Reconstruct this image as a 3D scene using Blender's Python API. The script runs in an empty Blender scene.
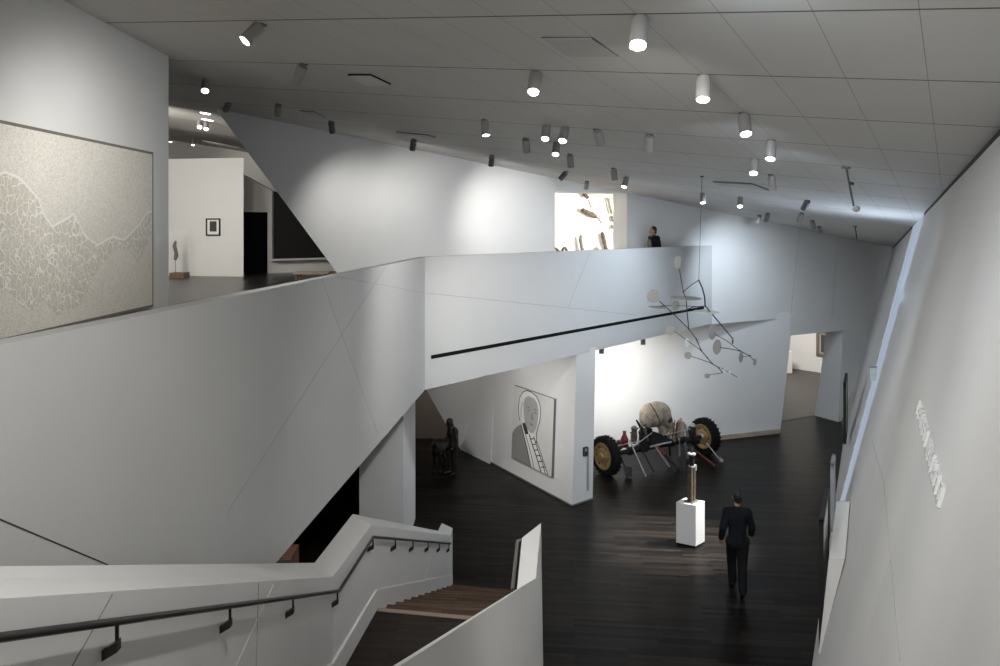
import bpy, bmesh, math, random
from mathutils import Vector, Matrix, Quaternion

S = bpy.context.scene
COL = S.collection
random.seed(7)

# ------------------------------------------------------------------ camera, world, main light, exposure
EYE = Vector((0.0, 0.0, 6.46))
FOC, HX, HY = 740.0, 500.0, 226.0
cam_data = bpy.data.cameras.new('camera')
cam_data.lens = FOC / 1000.0 * 36.0
cam_data.sensor_width = 36.0
cam_data.shift_y = -(333.0 - HY) / 1000.0
cam_data.clip_start = 0.05
cam = bpy.data.objects.new('camera', cam_data)
COL.objects.link(cam)
cam.location = EYE
cam.rotation_euler = (math.pi / 2, 0, 0)
S.camera = cam

world = bpy.data.worlds.new('world')
world.use_nodes = True
world.node_tree.nodes['Background'].inputs[0].default_value = (0.75, 0.8, 0.9, 1)
world.node_tree.nodes['Background'].inputs[1].default_value = 0.2
S.world = world

S.view_settings.view_transform = 'Standard'
S.view_settings.look = 'None'
S.view_settings.exposure = 0.0
S.view_settings.gamma = 1.0
S.view_settings.use_curve_mapping = False
S.cycles.use_denoising = True
S.cycles.diffuse_bounces = 5
S.cycles.glossy_bounces = 3
S.cycles.sample_clamp_indirect = 4.0


def area_light(name, loc, target, size, power, color=(1, 1, 1), size_y=None):
    d = bpy.data.lights.new(name, 'AREA')
    d.energy = power
    d.color = color
    d.size = size
    if size_y:
        d.shape = 'RECTANGLE'
        d.size_y = size_y
    o = bpy.data.objects.new(name, d)
    COL.objects.link(o)
    o.location = loc
    o.rotation_euler = (Vector(target) - Vector(loc)).to_track_quat('-Z', 'Y').to_euler()
    return o


def spot_light(name, loc, target, power, angle=60, blend=1.0, color=(1, 1, 1), radius=0.05):
    d = bpy.data.lights.new(name, 'SPOT')
    d.energy = power
    d.color = color
    d.spot_size = math.radians(angle)
    d.spot_blend = blend
    d.shadow_soft_size = radius
    o = bpy.data.objects.new(name, d)
    COL.objects.link(o)
    o.location = loc
    o.rotation_euler = (Vector(target) - Vector(loc)).to_track_quat('-Z', 'Y').to_euler()
    return o


WARM = (1.0, 0.95, 0.88)
NEUT = (1.0, 0.985, 0.96)
COOL = (0.74, 0.86, 1.0)
# unseen area fills added for overall brightness, the rear one behind the viewpoint
area_light('fill_rear', (-2.1, -2.7, 7.0), (0.2, 8.0, 5.6), 3.4, 71.1, NEUT, 2.2)
area_light('fill_far_gallery', (-9.6, 16.5, 9.0), (-9.2, 22.0, 6.0), 2.2, 402.3, WARM)  # unseen fill that brightens the far upper gallery
area_light('fill_beyond', (10.6, 29.2, 4.45), (13.2, 32.2, 0.8), 1.6, 472.5, WARM)  # unseen fill added inside the room past the lower doorway
area_light('alcove_light', (4.5, 22.1, 6.9), (2.0, 22.5, 5.9), 0.9, 170, (1.0, 0.94, 0.85))
spot_light('stair_downlight', (-0.5, 2.6, 8.05), (-1.75, 3.7, 4.6), 238.4, 100, 1.0, NEUT, 0.08)
spot_light('right_wall_fill', (1.1, 3.7, 7.8), (6.4, 11.5, 3.2), 130.9, 110, 1.0, COOL, 0.10)  # added spot out of view, lifts the right wall
spot_light('right_wall_fill_wide', (-1.4, 3.0, 8.1), (4.5, 9.4, 1.9), 621.0, 75, 1.0, NEUT, 0.10)  # added spot, evens out the brightness of the right wall
spot_light('right_wall_fill_near', (0.9, 2.2, 7.7), (3.6, 7.0, 2.0), 309.6, 110, 1.0, NEUT, 0.10)  # another added spot for the nearer part of the right wall
spot_light('portrait_light', (-1.75, 15.9, 3.40), (0.75, 18.5, 1.7), 298.2, 100, 1.0, NEUT, 0.06)


# ------------------------------------------------------------------ materials
def new_mat(name):
    m = bpy.data.materials.new(name)
    m.use_nodes = True
    nt = m.node_tree
    return m, nt, nt.nodes['Principled BSDF']


def plain(name, col, rough=0.6, metal=0.0, spec=0.5, var=0.06, scale=6.0, bump=0.0):
    m, nt, b = new_mat(name)
    b.inputs['Roughness'].default_value = rough
    b.inputs['Metallic'].default_value = metal
    b.inputs['Specular IOR Level'].default_value = spec
    tc = nt.nodes.new('ShaderNodeTexCoord')
    n = nt.nodes.new('ShaderNodeTexNoise')
    n.inputs['Scale'].default_value = scale
    n.inputs['Detail'].default_value = 4
    nt.links.new(tc.outputs['Object'], n.inputs['Vector'])
    r = nt.nodes.new('ShaderNodeValToRGB')
    r.color_ramp.elements[0].position = 0.3
    r.color_ramp.elements[1].position = 0.7
    r.color_ramp.elements[0].color = (*[c * (1 - var) for c in col], 1)
    r.color_ramp.elements[1].color = (*[min(1, c * (1 + var)) for c in col], 1)
    nt.links.new(n.outputs['Fac'], r.inputs['Fac'])
    nt.links.new(r.outputs['Color'], b.inputs['Base Color'])
    if bump:
        bp = nt.nodes.new('ShaderNodeBump')
        bp.inputs['Strength'].default_value = bump
        bp.inputs['Distance'].default_value = 0.02
        nt.links.new(n.outputs['Fac'], bp.inputs['Height'])
        nt.links.new(bp.outputs['Normal'], b.inputs['Normal'])
    return m


def emit(name, col, strength):
    m, nt, b = new_mat(name)
    b.inputs['Base Color'].default_value = (*col, 1)
    b.inputs['Emission Color'].default_value = (*col, 1)
    b.inputs['Emission Strength'].default_value = strength
    b.inputs['Roughness'].default_value = 0.9
    b.inputs['Specular IOR Level'].default_value = 0.0
    b.inputs['Base Color'].default_value = (*[c * 0.12 for c in col], 1)
    return m


def wood_floor(name, dark, light, rough, plank=(1.2, 0.09), rot=0.0, spec=0.5, mortar=0.004):
    m, nt, b = new_mat(name)
    b.inputs['Specular IOR Level'].default_value = spec
    tc = nt.nodes.new('ShaderNodeTexCoord')
    mp = nt.nodes.new('ShaderNodeMapping')
    mp.inputs['Rotation'].default_value = (0, 0, rot)
    nt.links.new(tc.outputs['Object'], mp.inputs['Vector'])
    br = nt.nodes.new('ShaderNodeTexBrick')
    br.offset = 0.37
    br.inputs['Scale'].default_value = 1.0
    br.inputs['Mortar Size'].default_value = mortar
    br.inputs['Mortar Smooth'].default_value = 0.2
    br.inputs['Brick Width'].default_value = plank[0]
    br.inputs['Row Height'].default_value = plank[1]
    br.inputs['Color1'].default_value = (*dark, 1)
    br.inputs['Color2'].default_value = (*light, 1)
    br.inputs['Mortar'].default_value = (*[c * 0.35 for c in dark], 1)
    nt.links.new(mp.outputs[0], br.inputs['Vector'])
    mp2 = nt.nodes.new('ShaderNodeMapping')
    mp2.inputs['Rotation'].default_value = (0, 0, rot)
    mp2.inputs['Scale'].default_value = (1.5, 22, 1)
    nt.links.new(tc.outputs['Object'], mp2.inputs['Vector'])
    ns = nt.nodes.new('ShaderNodeTexNoise')
    ns.inputs['Scale'].default_value = 2.0
    ns.inputs['Detail'].default_value = 6
    nt.links.new(mp2.outputs[0], ns.inputs['Vector'])
    mix = nt.nodes.new('ShaderNodeMixRGB')
    mix.blend_type = 'OVERLAY'
    mix.inputs[0].default_value = 0.75
    nt.links.new(br.outputs['Color'], mix.inputs[1])
    nt.links.new(ns.outputs['Fac'], mix.inputs[2])
    nt.links.new(mix.outputs[0], b.inputs['Base Color'])
    mr = nt.nodes.new('ShaderNodeMapRange')
    mr.inputs['To Min'].default_value = rough - 0.1
    mr.inputs['To Max'].default_value = rough + 0.14
    nt.links.new(ns.outputs['Fac'], mr.inputs['Value'])
    nt.links.new(mr.outputs[0], b.inputs['Roughness'])
    bp = nt.nodes.new('ShaderNodeBump')
    bp.inputs['Strength'].default_value = 0.12
    bp.inputs['Distance'].default_value = 0.01
    nt.links.new(br.outputs['Fac'], bp.inputs['Height'])
    bp.invert = True
    nt.links.new(bp.outputs['Normal'], b.inputs['Normal'])
    return m


def ceiling_mat():
    m, nt, b = new_mat('ceiling_panels')
    b.inputs['Roughness'].default_value = 0.75
    b.inputs['Specular IOR Level'].default_value = 0.25
    tc = nt.nodes.new('ShaderNodeTexCoord')

    def line(nx, ny, phase, period, width):
        dot = nt.nodes.new('ShaderNodeVectorMath')
        dot.operation = 'DOT_PRODUCT'
        dot.inputs[1].default_value = (nx, ny, 0)
        nt.links.new(tc.outputs['Object'], dot.inputs[0])
        sub = nt.nodes.new('ShaderNodeMath'); sub.operation = 'SUBTRACT'
        sub.inputs[1].default_value = phase - period / 2
        nt.links.new(dot.outputs['Value'], sub.inputs[0])
        md = nt.nodes.new('ShaderNodeMath'); md.operation = 'FLOORED_MODULO'
        md.inputs[1].default_value = period
        nt.links.new(sub.outputs[0], md.inputs[0])
        s2 = nt.nodes.new('ShaderNodeMath'); s2.operation = 'SUBTRACT'
        s2.inputs[1].default_value = period / 2
        nt.links.new(md.outputs[0], s2.inputs[0])
        ab = nt.nodes.new('ShaderNodeMath'); ab.operation = 'ABSOLUTE'
        nt.links.new(s2.outputs[0], ab.inputs[0])
        lt = nt.nodes.new('ShaderNodeMath'); lt.operation = 'LESS_THAN'
        lt.inputs[1].default_value = width
        nt.links.new(ab.outputs[0], lt.inputs[0])
        return lt
    a = line(-0.851, 0.525, 0.73, 0.553, 0.0026)
    c = line(0.520, 0.854, 4.74, 1.54, 0.0105)
    mx = nt.nodes.new('ShaderNodeMath'); mx.operation = 'MAXIMUM'
    ah = nt.nodes.new('ShaderNodeMath'); ah.operation = 'MULTIPLY'; ah.inputs[1].default_value = 0.6
    nt.links.new(a.outputs[0], ah.inputs[0])
    nt.links.new(ah.outputs[0], mx.inputs[0]); nt.links.new(c.outputs[0], mx.inputs[1])
    n = nt.nodes.new('ShaderNodeTexNoise'); n.inputs['Scale'].default_value = 1.2
    nt.links.new(tc.outputs['Object'], n.inputs['Vector'])
    r = nt.nodes.new('ShaderNodeValToRGB')
    r.color_ramp.elements[0].color = (0.60, 0.58, 0.545, 1)
    r.color_ramp.elements[1].color = (0.66, 0.64, 0.605, 1)
    nt.links.new(n.outputs['Fac'], r.inputs['Fac'])
    mix = nt.nodes.new('ShaderNodeMixRGB')
    mix.inputs[2].default_value = (0.10, 0.097, 0.09, 1)
    nt.links.new(mx.outputs[0], mix.inputs[0])
    nt.links.new(r.outputs['Color'], mix.inputs[1])
    nt.links.new(mix.outputs[0], b.inputs['Base Color'])
    return m


def crackle_mat():
    """cream paint surface with a mountain-like field of raised pale crackle lines (object coords: x along, z up, metres)"""
    m, nt, b = new_mat('cream_crackle_paint')
    b.inputs['Roughness'].default_value = 0.7
    tc = nt.nodes.new('ShaderNodeTexCoord')
    sep = nt.nodes.new('ShaderNodeSeparateXYZ')
    nt.links.new(tc.outputs['Object'], sep.inputs[0])
    nz = nt.nodes.new('ShaderNodeTexNoise'); nz.inputs['Scale'].default_value = 5.0
    nt.links.new(tc.outputs['Object'], nz.inputs['Vector'])
    sc = nt.nodes.new('ShaderNodeVectorMath'); sc.operation = 'SCALE'; sc.inputs['Scale'].default_value = 0.16
    nt.links.new(nz.outputs['Color'], sc.inputs[0])
    ad = nt.nodes.new('ShaderNodeVectorMath'); ad.operation = 'ADD'
    nt.links.new(tc.outputs['Object'], ad.inputs[0]); nt.links.new(sc.outputs[0], ad.inputs[1])
    mp = nt.nodes.new('ShaderNodeMapping'); mp.inputs['Scale'].default_value = (9.0, 9.0, 5.2)
    nt.links.new(ad.outputs[0], mp.inputs['Vector'])
    vo = nt.nodes.new('ShaderNodeTexVoronoi'); vo.feature = 'DISTANCE_TO_EDGE'; vo.inputs['Scale'].default_value = 1.6
    nt.links.new(mp.outputs[0], vo.inputs['Vector'])
    ramp = nt.nodes.new('ShaderNodeValToRGB')
    ramp.color_ramp.elements[0].position = 0.015; ramp.color_ramp.elements[0].color = (1, 1, 1, 1)
    ramp.color_ramp.elements[1].position = 0.07; ramp.color_ramp.elements[1].color = (0, 0, 0, 1)
    nt.links.new(vo.outputs['Distance'], ramp.inputs['Fac'])

    def curve(pts):
        fc = nt.nodes.new('ShaderNodeFloatCurve')
        cu = fc.mapping.curves[0]
        while len(cu.points) > 2:
            cu.points.remove(cu.points[1])
        cu.points[0].location = pts[0]; cu.points[1].location = pts[-1]
        for p in pts[1:-1]:
            cu.points.new(*p)
        for p in cu.points:
            p.handle_type = 'VECTOR'
        fc.mapping.update()
        nrm = nt.nodes.new('ShaderNodeMath'); nrm.operation = 'DIVIDE'; nrm.inputs[1].default_value = 5.0
        nt.links.new(sep.outputs['X'], nrm.inputs[0])
        jit = nt.nodes.new('ShaderNodeMath'); jit.operation = 'MULTIPLY_ADD'
        jit.inputs[1].default_value = 0.02; jit.inputs[2].default_value = -0.01
        nt.links.new(nz.outputs['Fac'], jit.inputs[0])
        s = nt.nodes.new('ShaderNodeMath'); nt.links.new(nrm.outputs[0], s.inputs[0]); nt.links.new(jit.outputs[0], s.inputs[1])
        nt.links.new(s.outputs[0], fc.inputs['Value'])
        return fc
    # x: 0 at the near end, 1 at the right-hand frame; z in metres / 2 above the lower frame
    top = curve([(0, .40), (.2, .58), (.36, .66), (.458, .723), (.489, .702), (.538, .629), (.567, .530), (.589, .483), (.649, .532), (.659, .552), (.698, .442), (.749, .384), (.812, .428), (.863, .408), (.917, .470), (.969, .565), (1, .58)])
    bot = curve([(0, .15), (.3, .2), (.458, .201), (.499, .113), (.527, .087), (.556, .134), (.604, .045), (.649, .051), (.705, .102), (.734, .223), (.764, .271), (.837, .361), (.890, .334), (.926, .256), (.975, .374), (1, .445)])
    zz = nt.nodes.new('ShaderNodeMath'); zz.operation = 'DIVIDE'; zz.inputs[1].default_value = 2.0
    nt.links.new(sep.outputs['Z'], zz.inputs[0])

    def cmp(x, y):
        d = nt.nodes.new('ShaderNodeMath'); d.operation = 'SUBTRACT'
        nt.links.new(x, d.inputs[0]); nt.links.new(y, d.inputs[1])
        r = nt.nodes.new('ShaderNodeMapRange')
        r.inputs['From Min'].default_value = 0.0; r.inputs['From Max'].default_value = 0.012
        nt.links.new(d.outputs[0], r.inputs['Value'])
        return r
    below = cmp(top.outputs[0], zz.outputs[0])
    above = cmp(zz.outputs[0], bot.outputs[0])
    mk = nt.nodes.new('ShaderNodeMath'); mk.operation = 'MULTIPLY'
    nt.links.new(below.outputs[0], mk.inputs[0]); nt.links.new(above.outputs[0], mk.inputs[1])
    ln = nt.nodes.new('ShaderNodeMath'); ln.operation = 'MULTIPLY'
    nt.links.new(mk.outputs[0], ln.inputs[0]); nt.links.new(ramp.outputs['Color'], ln.inputs[1])
    # ridge line along the crest
    rd = nt.nodes.new('ShaderNodeMath'); rd.operation = 'SUBTRACT'
    nt.links.new(top.outputs[0], rd.inputs[0]); nt.links.new(zz.outputs[0], rd.inputs[1])
    ra = nt.nodes.new('ShaderNodeMath'); ra.operation = 'ABSOLUTE'; nt.links.new(rd.outputs[0], ra.inputs[0])
    rl = nt.nodes.new('ShaderNodeMath'); rl.operation = 'LESS_THAN'; rl.inputs[1].default_value = 0.006
    nt.links.new(ra.outputs[0], rl.inputs[0])
    mxl = nt.nodes.new('ShaderNodeMath'); mxl.operation = 'MAXIMUM'
    nt.links.new(ln.outputs[0], mxl.inputs[0]); nt.links.new(rl.outputs[0], mxl.inputs[1])
    grain = nt.nodes.new('ShaderNodeTexNoise'); grain.inputs['Scale'].default_value = 70; grain.inputs['Detail'].default_value = 3
    nt.links.new(tc.outputs['Object'], grain.inputs['Vector'])
    gr = nt.nodes.new('ShaderNodeValToRGB')
    gr.color_ramp.elements[0].position = 0.35; gr.color_ramp.elements[0].color = (0.64, 0.60, 0.53, 1)
    gr.color_ramp.elements[1].position = 0.6; gr.color_ramp.elements[1].color = (0.80, 0.765, 0.69, 1)
    nt.links.new(grain.outputs['Fac'], gr.inputs['Fac'])
    dk = nt.nodes.new('ShaderNodeMixRGB'); dk.blend_type = 'MULTIPLY'; dk.inputs[2].default_value = (0.86, 0.85, 0.81, 1)
    nt.links.new(mk.outputs[0], dk.inputs[0]); nt.links.new(gr.outputs['Color'], dk.inputs[1])
    mix = nt.nodes.new('ShaderNodeMixRGB'); mix.inputs[2].default_value = (0.86, 0.845, 0.78, 1)
    nt.links.new(mxl.outputs[0], mix.inputs[0]); nt.links.new(dk.outputs[0], mix.inputs[1])
    nt.links.new(mix.outputs[0], b.inputs['Base Color'])
    bp = nt.nodes.new('ShaderNodeBump'); bp.inputs['Strength'].default_value = 0.4; bp.inputs['Distance'].default_value = 0.01
    nt.links.new(mxl.outputs[0], bp.inputs['Height']); nt.links.new(bp.outputs['Normal'], b.inputs['Normal'])
    return m


def glass_mat(name, tint=(0.9, 0.95, 0.95), alpha=0.12):
    m, nt, b = new_mat(name)
    b.inputs['Base Color'].default_value = (*tint, 1)
    b.inputs['Roughness'].default_value = 0.05
    tr = nt.nodes.new('ShaderNodeBsdfTransparent')
    mx = nt.nodes.new('ShaderNodeMixShader')
    mx.inputs[0].default_value = alpha
    out = nt.nodes['Material Output']
    nt.links.new(tr.outputs[0], mx.inputs[1]); nt.links.new(b.outputs[0], mx.inputs[2])
    nt.links.new(mx.outputs[0], out.inputs['Surface'])
    return m


M = {
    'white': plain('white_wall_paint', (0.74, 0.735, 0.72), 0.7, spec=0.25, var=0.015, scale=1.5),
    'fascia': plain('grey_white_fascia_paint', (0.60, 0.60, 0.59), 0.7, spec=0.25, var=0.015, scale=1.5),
    'joint': plain('wall_joint', (0.30, 0.30, 0.30), 0.8, var=0.02),
    'joint_soft': plain('wall_joint_soft', (0.46, 0.46, 0.455), 0.8, var=0.02),
    'joint_dark': plain('wall_joint_dark', (0.04, 0.04, 0.04), 0.8, var=0.02),
    'black': plain('matt_black', (0.008, 0.008, 0.008), 0.9, spec=0.1),
    'under_shade': plain('unlit_wall_shade', (0.012, 0.012, 0.012), 0.9, spec=0.1),  # near black so the colour carries the shade of the unlit room
    'ceiling': ceiling_mat(),
    'panel': plain('ceiling_hatch_paint', (0.52, 0.505, 0.475), 0.7, var=0.02),
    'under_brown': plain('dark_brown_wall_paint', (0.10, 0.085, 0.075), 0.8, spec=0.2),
    'floor': wood_floor('dark_stained_wood_floor', (0.0020, 0.0016, 0.0014), (0.022, 0.0172, 0.0142), 0.34, (1.3, 0.085), rot=0.10, spec=0.10),
    'floor_upper': wood_floor('dark_polished_wood_floor', (0.012, 0.011, 0.010), (0.022, 0.02, 0.018), 0.28, (1.3, 0.085)),
    'floor_beyond_lit': wood_floor('lit_wood_floor_beyond', (0.032, 0.028, 0.024), (0.052, 0.045, 0.038), 0.4, (1.3, 0.085)),  # paler copy of the dark floor, its light put into the colour
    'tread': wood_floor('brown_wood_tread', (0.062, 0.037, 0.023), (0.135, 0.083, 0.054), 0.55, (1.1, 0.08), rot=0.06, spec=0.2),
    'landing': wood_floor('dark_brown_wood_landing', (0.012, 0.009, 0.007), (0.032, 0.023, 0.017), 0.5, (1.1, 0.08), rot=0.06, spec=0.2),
    'nosing': plain('pale_wood_nosing', (0.30, 0.235, 0.19), 0.5),
    'steel': plain('dark_brushed_steel', (0.05, 0.05, 0.048), 0.35, metal=0.7),
    'bright_steel': plain('bright_steel', (0.35, 0.34, 0.32), 0.3, metal=0.9),
    'frame_dark': plain('dark_bronze_frame', (0.17, 0.15, 0.12), 0.5),
    'crackle': crackle_mat(),
    'frame_black': plain('black_frame', (0.012, 0.011, 0.010), 0.5),
    'paper': plain('white_paper', (0.8, 0.79, 0.76), 0.8, var=0.01),
    'print': plain('dark_print', (0.05, 0.055, 0.055), 0.7, var=0.8, scale=25),
    'lamp_white': plain('lamp_white_enamel', (0.29, 0.28, 0.265), 0.5, var=0.02),
    'lamp_grey': plain('lamp_grey_enamel', (0.13, 0.13, 0.13), 0.5, var=0.02),
    'lens_lit': emit('lit_lamp_lens', (1.0, 0.99, 0.97), 14.0),
    'lens_off': plain('unlit_lamp_lens', (0.25, 0.25, 0.25), 0.25),
    'daylight': emit('frosted_daylight_pane', (0.66, 0.77, 0.95), 0.5),
    'bronze': plain('dark_bronze', (0.020, 0.017, 0.015), 0.42, metal=0.35, var=0.3, scale=12),
    'bronze_patina': plain('brown_bronze_patina', (0.105, 0.082, 0.058), 0.4, metal=0.25, var=0.4, scale=14),
    'silver': plain('silvered_metal', (0.38, 0.38, 0.38), 0.35, metal=0.4),
    'mobile': plain('pale_grey_sheet_metal', (0.36, 0.345, 0.32), 0.7, var=0.03),
    'mobile_white': plain('white_sheet_metal', (0.85, 0.85, 0.83), 0.6, var=0.02),
    'wire': plain('dark_wire', (0.035, 0.035, 0.035), 0.5),
    'wire_thin': plain('grey_cable', (0.10, 0.10, 0.10), 0.6),
    'rubber': plain('black_rubber', (0.008, 0.008, 0.008), 0.8, spec=0.2, var=0.2),
    'rim': plain('ochre_rim', (0.33, 0.22, 0.09), 0.45, metal=0.3, var=0.25, scale=10),
    'bone': plain('mottled_bone', (0.33, 0.275, 0.21), 0.75, var=0.55, scale=5.5, bump=0.6),
    'bone_crack': plain('dark_crack', (0.05, 0.035, 0.025), 0.9),
    'red': plain('worn_red_paint', (0.22, 0.02, 0.02), 0.5, var=0.4, scale=12),
    'darkred': plain('dark_red_paint', (0.10, 0.012, 0.014), 0.5),
    'olive': plain('olive_metal', (0.13, 0.12, 0.08), 0.45, metal=0.3, var=0.4, scale=15),
    'iron': plain('dark_iron', (0.018, 0.018, 0.019), 0.6, metal=0.3, var=0.3, scale=12),
    'pole': plain('grey_weathered_pole', (0.42, 0.41, 0.39), 0.6, var=0.2, scale=18),
    'tan': plain('tan_carved_wood', (0.32, 0.25, 0.17), 0.6, var=0.35, scale=14),
    'driftwood': plain('brown_mottled_wood', (0.075, 0.052, 0.032), 0.7, var=0.7, scale=16, bump=0.4),
    'driftwood_grey': plain('grey_mottled_wood', (0.16, 0.15, 0.125), 0.7, var=0.6, scale=16, bump=0.4),
    'skirt': plain('pale_timber_base', (0.42, 0.35, 0.28), 0.6, var=0.1),
    'skin': plain('skin', (0.32, 0.19, 0.13), 0.55, var=0.05),
    'navy': plain('dark_navy_cloth', (0.006, 0.007, 0.011), 0.85, spec=0.2, var=0.3),
    'black_cloth': plain('black_cloth', (0.006, 0.006, 0.007), 0.85, spec=0.2, var=0.3),
    'olive_cloth': plain('olive_cloth', (0.16, 0.14, 0.09), 0.8, var=0.2),
    'hair': plain('dark_hair', (0.010, 0.008, 0.007), 0.6),
    'port_bg': plain('portrait_pale_ground', (0.66, 0.65, 0.62), 0.7, var=0.03),
    'port_grey': plain('portrait_mid_grey', (0.40, 0.395, 0.38), 0.7, var=0.03),
    'port_dark': plain('portrait_dark_grey', (0.26, 0.255, 0.235), 0.7, var=0.03),
    'port_line': plain('portrait_black_line', (0.03, 0.03, 0.03), 0.7),
    'port_white': plain('portrait_white', (0.78, 0.77, 0.74), 0.7, var=0.02),
    'wood_crate': plain('red_brown_wood', (0.25, 0.12, 0.075), 0.5, var=0.4, scale=9),
    'wood_plinth': plain('brown_wood_plinth', (0.16, 0.10, 0.06), 0.5, var=0.2),
    'figure_red': plain('dark_red_brown_carving', (0.09, 0.045, 0.03), 0.6, var=0.6, scale=14),
    'glass': glass_mat('clear_glass', alpha=0.045),
    'night_glass': plain('dark_night_glass', (0.006, 0.006, 0.007), 0.12, spec=0.4),
    'sign_glass': emit('pale_green_sign_glass', (0.64, 0.76, 0.76), 0.40),
    'sign_green': emit('green_sign_letters', (0.30, 0.62, 0.52), 0.5),
    'plastic_black': plain('black_plastic', (0.02, 0.02, 0.022), 0.4),
    'plastic_grey': plain('grey_plastic', (0.33, 0.34, 0.36), 0.5),
}


# ------------------------------------------------------------------ geometry helpers
def ray(px, py):
    return Vector(((px - HX) / FOC, 1.0, -(py - HY) / FOC))


def on_plane(px, py, p0, n):
    d = ray(px, py)
    n = Vector(n)
    return EYE + d * ((Vector(p0) - EYE).dot(n) / d.dot(n))


def on_z(px, py, z):
    return on_plane(px, py, (0, 0, z), (0, 0, 1))


def on_y(px, py, y):
    return EYE + ray(px, py) * y


CEIL_N, CEIL_P = (0.16, 0.0067, 1.0), (0, 0, 8.07)
BACK_N, BACK_P = (-0.525, 1.0, 0.0), (0, 18.55, 0)
RIGHT_N, RIGHT_P = (1.0, -0.5045, -0.278), (-0.90, 0, 0)


def ceil_z(x, y):
    return 8.07 - 0.16 * x - 0.0067 * y


def on_ceil(px, py):
    return on_plane(px, py, CEIL_P, CEIL_N)


def on_back(px, py):
    return on_plane(px, py, BACK_P, BACK_N)


def on_right(px, py):
    return on_plane(px, py, RIGHT_P, RIGHT_N)


def bw(x, z):
    return Vector((x, 18.55 + 0.525 * x, z))


def rw(y, z):
    return Vector((-0.90 + 0.5045 * y + 0.278 * z, y, z))


def frame_of(axis):
    a = Vector(axis).normalized()
    up = Vector((0, 0, 1)) if abs(a.z) < 0.9 else Vector((1, 0, 0))
    u = a.cross(up).normalized()
    return u, a.cross(u).normalized(), a


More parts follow.
